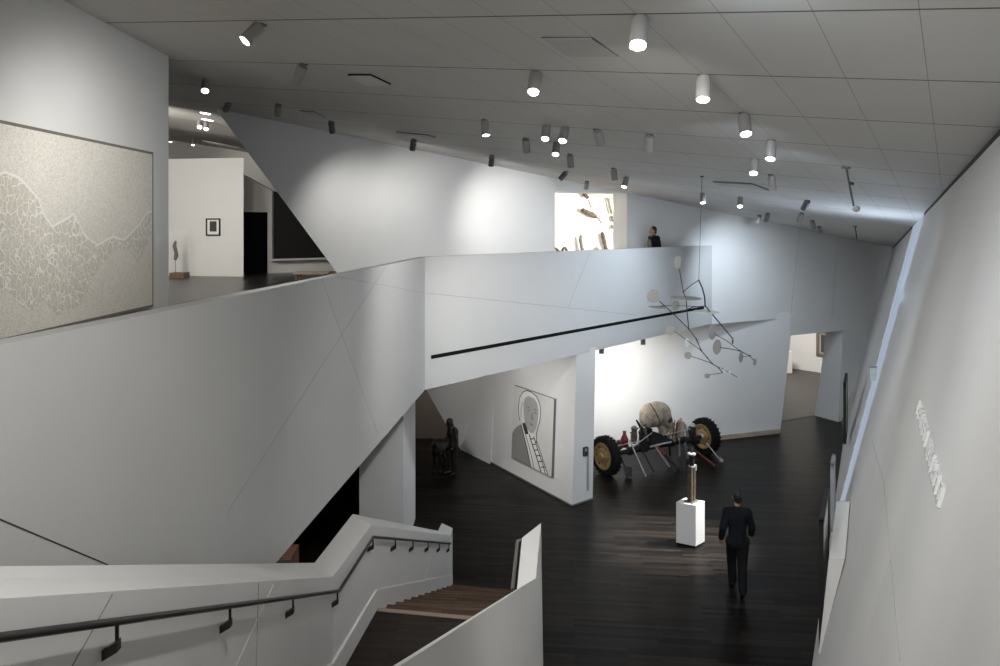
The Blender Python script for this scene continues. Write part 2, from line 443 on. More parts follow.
class MB:
    def __init__(self):
        self.v, self.f, self.m = [], [], []

    def add(self, vs, fs, mi=0):
        k = len(self.v)
        self.v += [Vector(p) for p in vs]
        self.f += [[i + k for i in f] for f in fs]
        self.m += [mi] * len(fs)
        return self

    def prism(self, poly, vec, mi=0):
        n = len(poly)
        vec = Vector(vec)
        a = [Vector(p) for p in poly]
        fs = [list(range(n)), list(range(2 * n - 1, n - 1, -1))]
        fs += [[i, i + n, (i + 1) % n + n, (i + 1) % n] for i in range(n)]
        return self.add(a + [p + vec for p in a], fs, mi)

    def box(self, x0, x1, y0, y1, z0, z1, mi=0):
        return self.prism([(x0, y0, z0), (x1, y0, z0), (x1, y1, z0), (x0, y1, z0)], (0, 0, z1 - z0), mi)

    def hexa(self, a, b, mi=0):
        """two quads joined into a solid"""
        return self.add(list(a) + list(b), [[0, 1, 2, 3], [7, 6, 5, 4]] + [[i, i + 4, (i + 1) % 4 + 4, (i + 1) % 4] for i in range(4)], mi)

    def loft(self, rings, mi=0, cap=True):
        n = len(rings[0])
        vs = [p for r in rings for p in r]
        fs = []
        for k in range(len(rings) - 1):
            for i in range(n):
                fs.append([k * n + i, k * n + (i + 1) % n, (k + 1) * n + (i + 1) % n, (k + 1) * n + i])
        if cap:
            fs.append(list(range(n))[::-1])
            fs.append([(len(rings) - 1) * n + i for i in range(n)])
        return self.add(vs, fs, mi)

    def tube(self, pts, r, n=8, mi=0):
        pts = [Vector(p) for p in pts]
        rs = r if isinstance(r, (list, tuple)) else [r] * len(pts)
        rings = []
        u = None
        for i, p in enumerate(pts):
            if i == 0: t = pts[1] - p
            elif i == len(pts) - 1: t = p - pts[i - 1]
            else: t = (pts[i + 1] - p).normalized() + (p - pts[i - 1]).normalized()
            t.normalize()
            if u is None:
                u = frame_of(t)[0]
            u = (u - t * u.dot(t)).normalized()
            w = t.cross(u)
            rings.append([p + (u * math.cos(2 * math.pi * k / n) + w * math.sin(2 * math.pi * k / n)) * rs[i] for k in range(n)])
        return self.loft(rings, mi)

    def lathe(self, prof, org, axis, n=24, mi=0):
        """prof: (radius, height along axis)"""
        u, w, a = frame_of(axis)
        org = Vector(org)
        rings = [[org + a * h + (u * math.cos(2 * math.pi * k / n) + w * math.sin(2 * math.pi * k / n)) * max(r, 1e-4) for k in range(n)] for r, h in prof]
        return self.loft(rings, mi)

    def ball(self, c, r, n=10, mi=0):
        c = Vector(c)
        rr = r if isinstance(r, (list, tuple)) else (r, r, r)
        rings = []
        for j in range(n + 1):
            th = math.pi * j / n
            s = max(math.sin(th), 1e-3)
            rings.append([c + Vector((rr[0] * s * math.cos(2 * math.pi * k / (2 * n)), rr[1] * s * math.sin(2 * math.pi * k / (2 * n)), rr[2] * math.cos(th))) for k in range(2 * n)])
        return self.loft(rings, mi)

    def strip(self, a, b, width, nrm, thick=0.004, mi=0):
        """thin bar from a to b lying on a surface of outward normal nrm"""
        a, b, nrm = Vector(a), Vector(b), Vector(nrm).normalized()
        s = (b - a).cross(nrm).normalized() * (width / 2)
        return self.prism([a - s - nrm * .002, b - s - nrm * .002, b + s - nrm * .002, a + s - nrm * .002], nrm * (thick + .002), mi)

    def build(self, name, mats, parent=None, smooth=False, world=True, bevel=0.0):
        me = bpy.data.meshes.new(name)
        vs = self.v
        if parent is not None and world:
            inv = ROOT[parent.name].inverted()
            vs = [inv @ p for p in vs]
        me.from_pydata([tuple(p) for p in vs], [], self.f)
        for m in (mats if isinstance(mats, (list, tuple)) else [mats]):
            me.materials.append(m)
        for p, mi in zip(me.polygons, self.m):
            p.material_index = mi
        bm = bmesh.new(); bm.from_mesh(me)
        bmesh.ops.recalc_face_normals(bm, faces=bm.faces)
        bm.to_mesh(me); bm.free()
        if smooth:
            for p in me.polygons:
                p.use_smooth = True
            me.set_sharp_from_angle(angle=math.radians(40))
        o = bpy.data.objects.new(name, me)
        COL.objects.link(o)
        if parent is not None:
            o.parent = parent
            ROOT[o.name] = ROOT[parent.name]
        else:
            ROOT[o.name] = Matrix.Identity(4)
        if bevel:
            b = o.modifiers.new('bevel', 'BEVEL'); b.width = bevel; b.segments = 2; b.limit_method = 'ANGLE'
        return o


ROOT = {}


def tag(o, label, cat, group=None, kind=None):
    o['label'] = label
    o['category'] = cat
    if group: o['group'] = group
    if kind: o['kind'] = kind
    return o


def thing(name, label, cat, loc=(0, 0, 0), rotz=0.0, group=None):
    o = bpy.data.objects.new(name, None)
    COL.objects.link(o)
    o.empty_display_size = 0.1
    o.location = loc
    o.rotation_euler = (0, 0, rotz)
    ROOT[o.name] = Matrix.Translation(Vector(loc)) @ Matrix.Rotation(rotz, 4, 'Z')
    return tag(o, label, cat, group)


def struct(name, mb, mats, label, cat, smooth=False):
    return tag(mb.build(name, mats, smooth=smooth), label, cat, kind='structure')


def blob(name, shapes, mat, parent, voxel=0.012, smooth=6, world=False):
    """one continuous surface grown from tapered capsules ('c',p,q,r,s) and ellipsoids ('e',centre,radii[,rot])"""
    mb = MB()
    for s in shapes:
        if s[0] == 'c':
            p, q, r0, r1 = Vector(s[1]), Vector(s[2]), s[3], s[4]
            a = (q - p); L = a.length
            if L < 1e-5: a = Vector((0, 0, 1)); L = 1e-5
            prof = [(r0 * math.sin(t), -r0 * math.cos(t)) for t in [0.05, .4, .8, 1.2]] + [(r0, 0), (r1, L)] + [(r1 * math.cos(t), L + r1 * math.sin(t)) for t in [.4, .8, 1.2, 1.52]]
            mb.lathe(prof, p, a, 14)
        else:
            k = len(mb.v)
            mb.ball((0, 0, 0), s[2], 10)
            R = s[3] if len(s) > 3 else Matrix.Identity(3)
            for i in range(k, len(mb.v)):
                mb.v[i] = Vector(s[1]) + R @ mb.v[i]
    tmp = mb.build('tmp', mat)
    md = tmp.modifiers.new('r', 'REMESH'); md.mode = 'VOXEL'; md.voxel_size = voxel
    sm = tmp.modifiers.new('s', 'SMOOTH'); sm.factor = 0.5; sm.iterations = smooth
    dg = bpy.context.evaluated_depsgraph_get()
    dg.update()
    me = bpy.data.meshes.new_from_object(tmp.evaluated_get(dg))
    bpy.data.objects.remove(tmp)
    me.name = name
    if world and parent is not None:
        me.transform(ROOT[parent.name].inverted())
    for p in me.polygons:
        p.use_smooth = True
    me.materials.clear(); me.materials.append(mat)
    o = bpy.data.objects.new(name, me)
    COL.objects.link(o)
    if parent is not None:
        o.parent = parent
        ROOT[o.name] = ROOT[parent.name]
    return o


# ------------------------------------------------------------------ the setting
UP = 4.86          # upper floor
mb = MB(); mb.box(-15, 17, -3.2, 37, -0.15, 0.0)
struct('floor', mb, M['floor'], 'dark stained wooden floor of the lower gallery', 'floor')

# ceiling: one sloping slab of long grey panels
mb = MB(); c = [(-15, -3.2), (15, -3.2), (15, 32), (-15, 32)]
mb.prism([(x, y, ceil_z(x, y)) for x, y in c], (0, 0, 0.3))
struct('ceiling', mb, M['ceiling'], 'sloping grey panelled ceiling with dark joints', 'ceiling')


def fx(y):                               # line of the mezzanine edge
    return -2.39 + 0.1004 * (y - 3.54)


FOLD = Vector((-1.38, 13.6, 0)); END = Vector((6.25, 21.83, 0))
# upper floor slab (with the bridge strip up to the back wall)
mb = MB()
poly = [(-14.5, -3.0), (fx(-3.0), -3.0), (-1.38, 13.6), (6.2, 21.78), (1.5, 19.32), (-3.0, 16.98), (-3.0, 31.5), (-14.5, 31.5)]
mb.prism([(x - (.02 if i in (1, 2) else 0), y, UP - 0.4) for i, (x, y) in enumerate(poly)], (0, 0, 0.4))
struct('floor_upper', mb, M['floor_upper'], 'dark polished wooden floor of the upper gallery', 'floor')
mb = MB(); mb.box(-2.9, 1.0, -3.0, 0.5, UP - 0.3, UP)
struct('floor_landing', mb, M['floor_upper'], 'wooden landing at the head of the staircase', 'floor')


def fascia_bottom(y):
    return 3.36 + 0.0132 * (y - 6.8)


# folded white edge wall of the mezzanine
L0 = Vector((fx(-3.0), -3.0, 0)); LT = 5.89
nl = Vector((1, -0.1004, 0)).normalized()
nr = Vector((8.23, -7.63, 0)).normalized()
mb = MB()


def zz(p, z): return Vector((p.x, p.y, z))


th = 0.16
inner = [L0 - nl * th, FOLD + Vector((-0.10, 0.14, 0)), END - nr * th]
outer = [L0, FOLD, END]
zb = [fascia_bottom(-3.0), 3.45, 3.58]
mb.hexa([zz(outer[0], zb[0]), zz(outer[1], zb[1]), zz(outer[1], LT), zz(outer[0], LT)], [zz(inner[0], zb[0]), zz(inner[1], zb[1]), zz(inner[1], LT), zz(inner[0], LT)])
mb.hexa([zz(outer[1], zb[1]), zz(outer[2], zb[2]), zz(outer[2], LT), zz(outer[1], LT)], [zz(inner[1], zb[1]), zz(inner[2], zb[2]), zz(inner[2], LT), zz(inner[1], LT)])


def on_fl(px, py): return on_plane(px, py, FOLD, nl)
def on_fr(px, py): return on_plane(px, py, FOLD, nr)


for a, b, w, mi in [((322, 280), (377, 492 - 60), .012, 1), ((385.7, 266.5), (226, 514), .012, 1), ((335, 276), (424.5, 293), .014, 1), ((-20, 511), (108, 565), .011, 2)]:
    mb.strip(on_fl(*a), on_fl(*b), w * .6, nl, .003, mi)
for a, b, w, mi in [((425.5, 293), (636, 315), .016, 1), ((590, 252), (568, 308), .012, 1)]:
    mb.strip(on_fr(*a), on_fr(*b), w, nr, .003, mi)
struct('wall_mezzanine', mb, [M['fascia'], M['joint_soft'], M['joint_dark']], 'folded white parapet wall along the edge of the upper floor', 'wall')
# soffit under the bridge
mb = MB()
mb.prism([zz(FOLD + Vector((-.02, .15, 0)), 3.6), zz(END - nr * .1, 3.72), Vector((1.5, 19.3, 3.66)), Vector((-3, 16.95, 3.62))], (0, 0, 0.12))
struct('ceiling_soffit', mb, M['white'], 'white underside of the upper floor bridge', 'ceiling')
# black recessed slot in the parapet
mb = MB()
a, b = on_fr(431, 357.2), on_fr(704, 307.5)
s = Vector((0, 0, 0.036))
mb.prism([a - s - nr * .01, b - s - nr * .01, b + s - nr * .01, a + s - nr * .01], nr * 0.016)
struct('trim_1', mb, M['black'], 'long black slot in the white parapet wall', 'trim')

# wall on the left with the big painting
XL = -4.38
mb = MB(); y1 = XL / ((168.5 - HX) / FOC)
mb.prism([(XL, -3.0, UP), (XL, y1, UP), (XL, y1, ceil_z(XL, y1) + .1), (XL, -3.0, ceil_z(XL, -3) + .1)], (-0.35, 0, 0))
struct('wall_left', mb, M['white'], 'white wall on the left carrying the large cream painting', 'wall')

# long back wall, upper part overhanging on its left, with two openings
NB = Vector((-0.465, 0.885, 0))


def bl_(x, z): return Vector((x, 20.1 + 0.3455 * x, z))


def cz(x): return 7.946 - 0.1635 * x + 0.06


mb = MB()
t = NB * 0.64
t9 = NB * 0.92
xl_top = -5.98
fr_ = [bw(xl_top, cz(xl_top)), bw(-3.31, UP), bw(1.43, UP), bw(1.43, cz(1.43))]
mb.hexa(fr_, [fr_[0] + NB * .3 + Vector((.5, .26, 0)), fr_[1] + NB * .3 + Vector((.5, .26, 0)), fr_[2] + NB * .3, fr_[3] + NB * .3])
mb.prism([bw(1.43, 7.36), bw(3.5, 7.36), bw(3.5, cz(3.5)), bw(1.43, cz(1.43))], t)
mb.prism([bw(3.5, UP), bw(13.6, UP), bw(13.6, cz(13.6)), bw(3.5, cz(3.5))], t)
SPL = 3.56
mb.prism([bw(6.0, SPL), bw(13.2, SPL), bw(13.6, UP), bw(6.0, UP)], t9)
mb.prism([bw(9.05, 3.0), bw(12.9, 3.0), bw(13.1, SPL), bw(9.05, SPL)], NB * .62)
mb.prism([bl_(.3, 0), bl_(8.76, 0), bl_(9.14, 3.0), bl_(9.14, SPL + .15), bl_(.3, SPL + .15)], Vector((-.3, .86, 0)))
j_ = [bw(11.15, 0), bw(11.3, 0), bw(12.9, 3.0), bw(11.36, 3.0)]
mb.hexa(j_, [j_[0] + t9, j_[1] + t9, j_[2] + NB * .62, j_[3] + NB * .62])
for a, b, w in [((800, 228), (790, 320), .012), ((838, 232), (832, 318), .010)]:
    mb.strip(on_back(*a), on_back(*b), w, -NB, .003, 1)
struct('wall_back', mb, [M['white'], M['joint_soft']], 'long white back wall with a lit opening above and a doorway below', 'wall')
mb = MB()
mb.prism([bl_(6.5, 0), bl_(8.70, 0), bl_(8.715, .13), bl_(6.5, .13)], Vector((.02, -.06, 0)))
struct('baseboard_back', mb, M['skirt'], 'pale timber base strip along the back wall', 'baseboard')

# right wall, leaning outwards, with a tall daylight slot


def rz(y): return 7.864 - 0.0837 * y + 0.06


NR = Vector(RIGHT_N).normalized()
mb = MB()
tr_ = NR * 0.3
mb.prism([rw(-3, 0), rw(13.85, 0), rw(13.78, rz(13.78)), rw(-3, rz(-3))], tr_)
mb.prism([rw(15.25, 0), rw(25.2, 0), rw(25.2, rz(25.2)), rw(16.8, rz(16.8))], tr_)
mb.prism([rw(13.85, 0), rw(15.25, 0), rw(15.35, .72), rw(13.85, .95)], tr_)
for a, b, w in [((884, 482), (900, 660), .008), ((891, 560), (870, 630), .006), ((884, 482), (872, 440), .006)]:
    mb.strip(on_right(*a), on_right(*b), w, -NR, .003, 1)
struct('wall_right', mb, [M['white'], M['joint_soft']], 'tall white wall leaning outwards on the right', 'wall')
mb = MB()
off = NR * 0.012
mb.prism([rw(13.8, .8) + off, rw(15.4, .6) + off, rw(16.85, rz(16.85)) + off, rw(13.75, rz(13.75)) + off], NR * 0.03)
struct('window_1', mb, M['daylight'], 'tall frosted daylight slot in the leaning right wall', 'window')
q_ = rw(15.2, 5.0) - NR * 0.10
spot_light('slot_glow_fill', q_, q_ + Vector((-.9, -.1, 1.0)), 170, 165, 1.0, (0.66, 0.8, 1.0), 0.05)  # added spot for the bluish ceiling glow, no fitting in the slot
mb = MB()
for ya, yb in ((-3, 13.78), (16.8, 25.2)):
    g_ = -NR * .012
    mb.prism([rw(ya, rz(ya) - .115) + g_, rw(yb, rz(yb) - .115) + g_, rw(yb, rz(yb)) + g_, rw(ya, rz(ya)) + g_], NR * .012)
struct('trim_3', mb, M['joint_dark'], 'dark shadow gap between the leaning right wall and the ceiling', 'trim')

# plumb wedges on the leaning wall that carry the framed works
mb = MB()
q0, q1 = 10.1, 12.2
for_y = lambda y, z, dx: Vector((-0.90 + 0.5045 * y + 0.278 * z - dx, y, z))
mb.hexa([for_y(q0, .62, 0), for_y(q0, 1.92, 0.02), for_y(q0, 1.92, 0.24), for_y(q0, .62, .02)],
        [for_y(q1, .62, 0), for_y(q1, 1.92, 0.02), for_y(q1, 1.92, 0.24), for_y(q1, .62, .02)])
struct('trim_2', mb, M['white'], 'white wedge on the leaning right wall behind the nearest framed work', 'trim')

# wall with the portrait, standing under the bridge
A, B = Vector((1.66, 17.05, 0)), Vector((2.19, 17.5, 0))
dp = Vector((-1.92, 3.15, 0)).normalized()
Cq = Vector((-0.30, 20.27, 0))
mb = MB()
bot_ = [A, B, B + dp * 3.3, Cq + Vector((0.4, .5, 0)), Cq]
top_ = [p + Vector((dx, 0, 3.6)) for p, dx in zip(bot_, (.11, .07, .11, .19, .19))]
mb.add(bot_ + top_, [[0, 1, 2, 3, 4], [9, 8, 7, 6, 5]] + [[i, i + 5, (i + 1) % 5 + 5, (i + 1) % 5] for i in range(5)])
struct('wall_partition', mb, M['white'], 'white partition wall with the grey portrait under the bridge', 'wall')
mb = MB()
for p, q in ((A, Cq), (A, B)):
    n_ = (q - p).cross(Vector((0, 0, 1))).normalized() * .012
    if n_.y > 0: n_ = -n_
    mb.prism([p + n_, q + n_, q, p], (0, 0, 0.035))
struct('shadow_line_partition', mb, M['lamp_grey'], 'thin shadow line along the foot of the portrait wall', 'baseboard')  # grey strip that paints the line of shade at the wall's foot

# leaning wall left of the portrait wall
mb = MB()
w1, w2 = on_z(489.5, 464.0, 0), on_z(478, 463, 0)
w3 = on_z(460.5, 449.5, 0)
w4 = on_plane(427.5, 392, (0, 20.0, 0), (0, 1, 0))
w5 = on_plane(496, 372, w1, (0, 1, 0.0))
far = w4 + (w4 - w3) * 0.9
top_r = Vector((w1.x + .25, w1.y + .25, 3.62))
for tri in ((w1, w3, top_r), (w3, far, top_r)):
    mb.prism(tri, (0.15, 0.35, 0))
struct('wall_leaning', mb, M['white'], 'grey leaning wall end left of the portrait wall', 'wall')

# pier below the fold of the mezzanine
mb = MB(); mb.box(-2.72, -1.87, 14.3, 16.35, 0, 3.62)
struct('wall_pier', mb, M['white'], 'white wall pier standing below the fold of the parapet', 'wall')
# room below the mezzanine, its shade put into near-black wall colour
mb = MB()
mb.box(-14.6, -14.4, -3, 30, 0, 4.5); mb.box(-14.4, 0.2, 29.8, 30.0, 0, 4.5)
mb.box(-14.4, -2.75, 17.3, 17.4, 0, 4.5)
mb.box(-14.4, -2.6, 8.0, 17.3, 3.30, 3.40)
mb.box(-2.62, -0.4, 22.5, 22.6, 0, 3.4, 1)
struct('wall_under', mb, [M['under_shade'], M['under_brown']], 'walls of the room below the upper floor, coloured dark to read as unlit', 'wall')

# far gallery on the upper floor
mb = MB()
g0, g1 = on_z(120, 275.0, UP), on_z(243.5, 276.6, UP)
gt = 8.62
mb.prism([g0, g1, zz(g1, gt), zz(g0, gt)], (-0.2, 0.3, 0))
struct('wall_gallery', mb, M['white'], 'white free-standing wall in the far upper gallery with a small framed print', 'wall')
mb = MB()
h0 = Vector((g1.x - 1.0, 24.2, UP)); h1 = Vector((-4.9, 27.0, UP))
hd = (h1 - h0)
def hp(px, z):
    n = hd.cross(Vector((0, 0, 1)))
    p = on_plane(px, 226, h0, n); return Vector((p.x, p.y, z))
zd = (on_plane(255, 212, h0, hd.cross(Vector((0, 0, 1))))).z
zs = (on_plane(290, 258.5, h0, hd.cross(Vector((0, 0, 1))))).z
back = Vector((0.0, 0.3, 0))
mb.prism([hp(222, zd), hp(267.5, zd), hp(267.5, 7.74), hp(222, 8.5)], back)
mb.prism([hp(267.5, UP), hp(272, UP), hp(272, 7.66), hp(267.5, 7.74)], back)
mb.prism([hp(272, UP), hp(352, UP), hp(352, zs), hp(272, zs)], back)
mb.prism([hp(272, zs - .05), hp(352, zs - .05), hp(352, zs), hp(272, zs)], Vector((.08, -.22, 0)))
mb.prism([hp(345, UP), hp(400, UP), hp(400, 9.5), hp(345, 9.5)], back)
mb.box(-14.4, -2.6, 31.2, 31.5, UP, 10.6)
mb.box(-14.5, -14.3, -3, 31.5, UP, 10.6)
mb.box(-3.0, -2.7, 18.5, 31.2, UP, 9.2)
struct('wall_gallery_far', mb, M['white'], 'white far walls of the upper gallery around a black doorway and window', 'wall')
mb = MB()
mb.prism([hp(222, UP), hp(268, UP), hp(268, zd + .05), hp(222, zd + .05)], (0, .02, 0))  # black sheet painting the darkness of the opening
for o_ in mb.v: o_.y += .28
struct('door_1', mb, M['black'], 'black doorway beside the far white gallery wall', 'door')
mb = MB()
mb.prism([hp(271, zs - .02), hp(352, zs - .02), hp(352, 6.9), hp(271, 7.66)], (0, .04, 0))
for o_ in mb.v: o_.y += .16
struct('window_2', mb, M['night_glass'], 'large dark window with a white sill in the far upper gallery', 'window')

# alcove room on the upper floor
mb = MB()
def al(x, d, z):
    p = bw(x, z) + NB * d; return p
mb.prism([al(.6, 3.2, UP - .4), al(6.0, 3.2, UP - .4), al(6.0, 3.2, 9.6), al(.6, 3.2, 9.6)], NB * .2)
mb.prism([al(.6, .3, UP - .4), al(.6, 3.2, UP - .4), al(.6, 3.2, 9.6), al(.6, .3, 9.6)], (-.2, -.1, 0))
mb.prism([al(6.0, .64, UP - .4), al(6.0, 3.2, UP - .4), al(6.0, 3.2, 9.6), al(6.0, .64, 9.6)], (.2, .1, 0))
mb.prism([al(.6, .2, UP - .2), al(6.2, .2, UP - .2), al(6.2, 3.4, UP - .2), al(.4, 3.4, UP - .2)], (0, 0, .2))
struct('wall_alcove', mb, M['white'], 'brightly lit white room behind the upper opening', 'wall')

# room beyond the lower doorway
mb = MB()
e0, e1 = on_z(785, 367.6, 0), on_z(850, 377.5, 0)
mb.prism([e0 - (e1 - e0) * 1.2, e1 + (e1 - e0), e1 + (e1 - e0) + Vector((0, 0, 4.6)), e0 - (e1 - e0) * 1.2 + Vector((0, 0, 4.6))], (0.05, .2, 0))
mb.prism([bw(8.0, 4.6) + NB * .93, bw(14.0, 4.6) + NB * .93, Vector((19, 36, 4.6)), Vector((7, 36, 4.6))], (0, 0, .1))
mb.box(6.8, 7.0, 23.6, 36, 0, 4.7)
struct('wall_beyond', mb, M['white'], 'white walls of the room seen through the lower doorway', 'wall')
mb = MB()
mb.prism([bw(8.0, .004) + NB * .9, bw(13.4, .004) + NB * .9, Vector((18, 34, .004)), Vector((8, 36, .004))], (0, 0, .006))
struct('floor_beyond', mb, M['floor_beyond_lit'], 'floor of the room beyond the lower doorway, coloured paler to read as lit', 'floor')
# wall closing the hall behind the viewpoint
mb = MB(); mb.box(-15, 3, -3.3, -3.05, 0, 10.8)
struct('wall_rear', mb, M['white'], 'white wall closing the hall behind the staircase', 'wall')

# ------------------------------------------------------------------ staircase
LZ = 1.95
st = thing('staircase', 'white-walled staircase with brown wooden treads going down to the dark floor', 'staircase', (-0.7, 9.0, 0))
SL = 0.459


def lerp(a, b, t): return a + (b - a) * t


# left parapet: cap polylines (x, y, z)
inn = [(-1.65, 0.6, 3.0 + SL * 6.7), (-1.65, 7.3, 3.0), (-1.49, 8.56, 3.0), (-0.865, 12.93, 1.05), (-0.85, 13.25, 1.05)]
out = [(-1.98, 0.6, 3.0 + 0.4525 * 7.0), (-1.905, 7.6, 3.0), (-1.77, 8.89, 3.0), (-1.10, 13.13, 1.05), (-1.06, 13.48, 1.05)]
mb = MB()
for k in range(4):
    a0, a1, b0, b1 = map(Vector, (inn[k], inn[k + 1], out[k], out[k + 1]))
    mb.hexa([zz(a0, 0), zz(a1, 0), zz(b1, 0), zz(b0, 0)], [a0, a1, b1, b0])
left_wall = mb.build('parapet', M['white'], st)

# inner faces helpers: position on the inner face of the left parapet at plan distance y
def inner_x(y):
    for k in range(4):
        if y <= inn[k + 1][1] or k == 3:
            t = (y - inn[k][1]) / (inn[k + 1][1] - inn[k][1])
            return lerp(inn[k][0], inn[k + 1][0], t)


def tread_z(y):
    if y < 7.25: return LZ + SL * (7.25 - y)
    if y < 8.74: return LZ
    return max(0, LZ - (y - 8.74) * LZ / 4.5)


# skirting with pale top edge along the left wall, and joints
mb = MB()
ys = [0.6, 7.25, 8.72, 13.1]
for k in range(3):
    y0, y1 = ys[k], ys[k + 1]
    p = [Vector((inner_x(y) - .01, y, tread_z(y) - .3)) for y in (y0, y1)]
    q = [Vector((inner_x(y) - .01, y, tread_z(y) + .225)) for y in (y0, y1)]
    d = Vector((.032, -.002, 0))
    mb.hexa([p[0], p[1], q[1], q[0]], [p[0] + d, p[1] + d, q[1] + d, q[0] + d])
mb.build('skirting', M['white'], st)
mb = MB()


def on_inner(px, py):
    d = ray(px, py)
    if px < 336: return on_plane(px, py, (-1.65, 0, 0), (1, 0, 0))
    if px < 371: return on_plane(px, py, inn[1], (1.26, -0.16, 0))
    return on_plane(px, py, inn[2], (4.37, -0.625, 0))


for a, b, w in [((258.5, 583), (256, 666), .006), ((112, 594), (72, 666), .006)]:
    mb = MB(); mb.strip(on_inner(*a), on_inner(*b), w, (1, 0, 0), .003, 0); mb.build('panel_joint', M['joint'], st)
for a, b, w in [((273, 585), (236, 666), .008), ((432, 548), (423, 590), .012)]:
    mb = MB(); mb.strip(on_inner(*a), on_inner(*b), w, (1, -.1, 0), .004, 0); mb.build('panel_joint', M['paper'], st)

# landing and flights
mb = MB()
mb.prism([(-1.75, 7.2, 0), (0.3, 7.0, 0), (0.32, 8.44, 0), (-1.6, 8.76, 0)], (0, 0, LZ - .004))
mb.build('landing', M['landing'], st)
mb = MB()
mb.prism([(-1.55, 8.69, LZ - .05), (0.34, 8.36, LZ - .05), (0.34, 8.44, LZ - .05), (-1.55, 8.76, LZ - .05)], (0, 0, .052))
mb.build('nosing', M['nosing'], st)
NS = 12
for k in range(1, NS):
    z1 = LZ - k * LZ / NS
    y0 = 8.74 + (k - 1) * 0.386; y1 = y0 + 0.386
    mb = MB()
    xr = lambda y: lerp(.36, .58, (y - 8.7) / 4.5)
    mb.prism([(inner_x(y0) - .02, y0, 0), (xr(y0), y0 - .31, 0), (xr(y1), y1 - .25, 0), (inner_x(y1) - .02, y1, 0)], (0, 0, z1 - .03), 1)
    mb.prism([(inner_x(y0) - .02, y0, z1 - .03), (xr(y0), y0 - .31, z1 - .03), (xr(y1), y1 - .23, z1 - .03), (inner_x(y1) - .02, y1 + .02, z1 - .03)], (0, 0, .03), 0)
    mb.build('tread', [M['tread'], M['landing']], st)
for k in range(1, 18):                      # upper flight, below the frame
    z1 = LZ + k * (UP - LZ) / 18
    y1 = 7.25 - (k - 1) * .36; y0 = y1 - .38
    mb = MB(); mb.box(-1.67, -0.12 - .02 * k, y0, y1, z1 - .16, z1)
    mb.build('tread', [M['tread']], st)

# right parapet: sloped run along the upper flight, level guard at the landing, lower flight behind it
mb = MB()
gi0, gi1 = on_z(517, 589, 3.0), on_z(522, 538, 3.0)
go0, go1 = on_z(536, 578, 3.0), on_z(541, 523, 3.0)
si = on_y(393, 666, 2.31)
so = on_y(454, 631, 2.31)
si2 = gi0 + (si - gi0) * 1.36
so2 = go0 + (so - go0) * 1.36
bo0, bo1 = Vector((go0.x + .03, go0.y, 0)), Vector((go1.x + .045, go1.y, 0))
mb.hexa([zz(si2, 0), zz(gi0, 0), bo0, zz(so2, 0)], [si2, gi0, go0, so2])
mb.hexa([zz(gi0, 0), zz(gi1, 0), bo1, bo0], [gi0, gi1, go1, go0])
mb.build('parapet', M['white'], st)
mb = MB()
lo = [Vector((.385, 8.66, 2.80)), Vector((.60, 12.95, 1.0)), Vector((.62, 13.3, 1.0))]
hi = [p + Vector((.10, .0, 0)) for p in lo]
for k in range(2):
    mb.hexa([zz(lo[k], 0), zz(lo[k + 1], 0), zz(hi[k + 1], 0), zz(hi[k], 0)], [lo[k], lo[k + 1], hi[k + 1], hi[k]])
mb.build('parapet', M['white'], st)

# handrails
rail_px = [(-30, 641.5), (337, 592.5), (372.5, 538), (451, 544)]
def rail_pt(px, py):
    p = on_inner(px, py)
    return p
r0 = on_plane(-14, 639.5, (-1.595, 0, 0), (1, 0, 0)); r1 = on_plane(339, 591, (-1.595, 0, 0), (1, 0, 0))
r2 = on_plane(373.5, 537, (-1.44, 8.44, 0), (0, 1, 0)); r3 = on_plane(450.5, 543.5, (0, 12.75, 0), (0, 1, 0))
r00 = r0 + (r0 - r1) * .25
mb = MB()
e = (r3 - r2).normalized()
mb.tube([r00, r1, r1 + (r2 - r1) * .03, r2, r2 + e * .05, r3], 0.0165, 10)
mb.tube([r3, r3 + Vector((-.05, .02, -.0))], .0165, 8)
rail = mb.build('handrail', M['steel'], st, smooth=True)


def bracket(p):
    x = inner_x(p.y)
    b = MB()
    b.tube([p, p + Vector((0, 0, -.085))], .008, 6)
    b.prism([(x - .004, p.y - .018, p.z - .115), (p.x + .008, p.y - .018, p.z - .075), (p.x + .008, p.y + .018, p.z - .075), (x - .004, p.y + .018, p.z - .115)], (0, 0, -.045))
    b.build('bracket', M['steel'], rail)


def rail_at(px):
    for a, b in ((r00, r1), (r1, r2), (r2, r3)):
        pa, pb = HX + a.x / a.y * FOC, HX + b.x / b.y * FOC
        if px <= pb or b is r3:
            # solve along the segment for the column px
            u = (px - HX) / FOC
            t = (u * a.y - a.x) / ((b.x - a.x) - u * (b.y - a.y))
            return lerp(a, b, t)


for px in (117, 230, 293, 337.5, 373, 395.5, 413, 428, 439.5, 449):
    bracket(rail_at(px))
mb = MB()
q0, q1 = on_y(512.5, 590, 8.3), on_y(517.5, 541, 9.6)
mb.tube([q0, q1], .022, 8); mb.tube([q1, q1 + Vector((.06, .1, -.03))], .02, 8)
mb.build('handrail', M['bright_steel'], st, smooth=True)

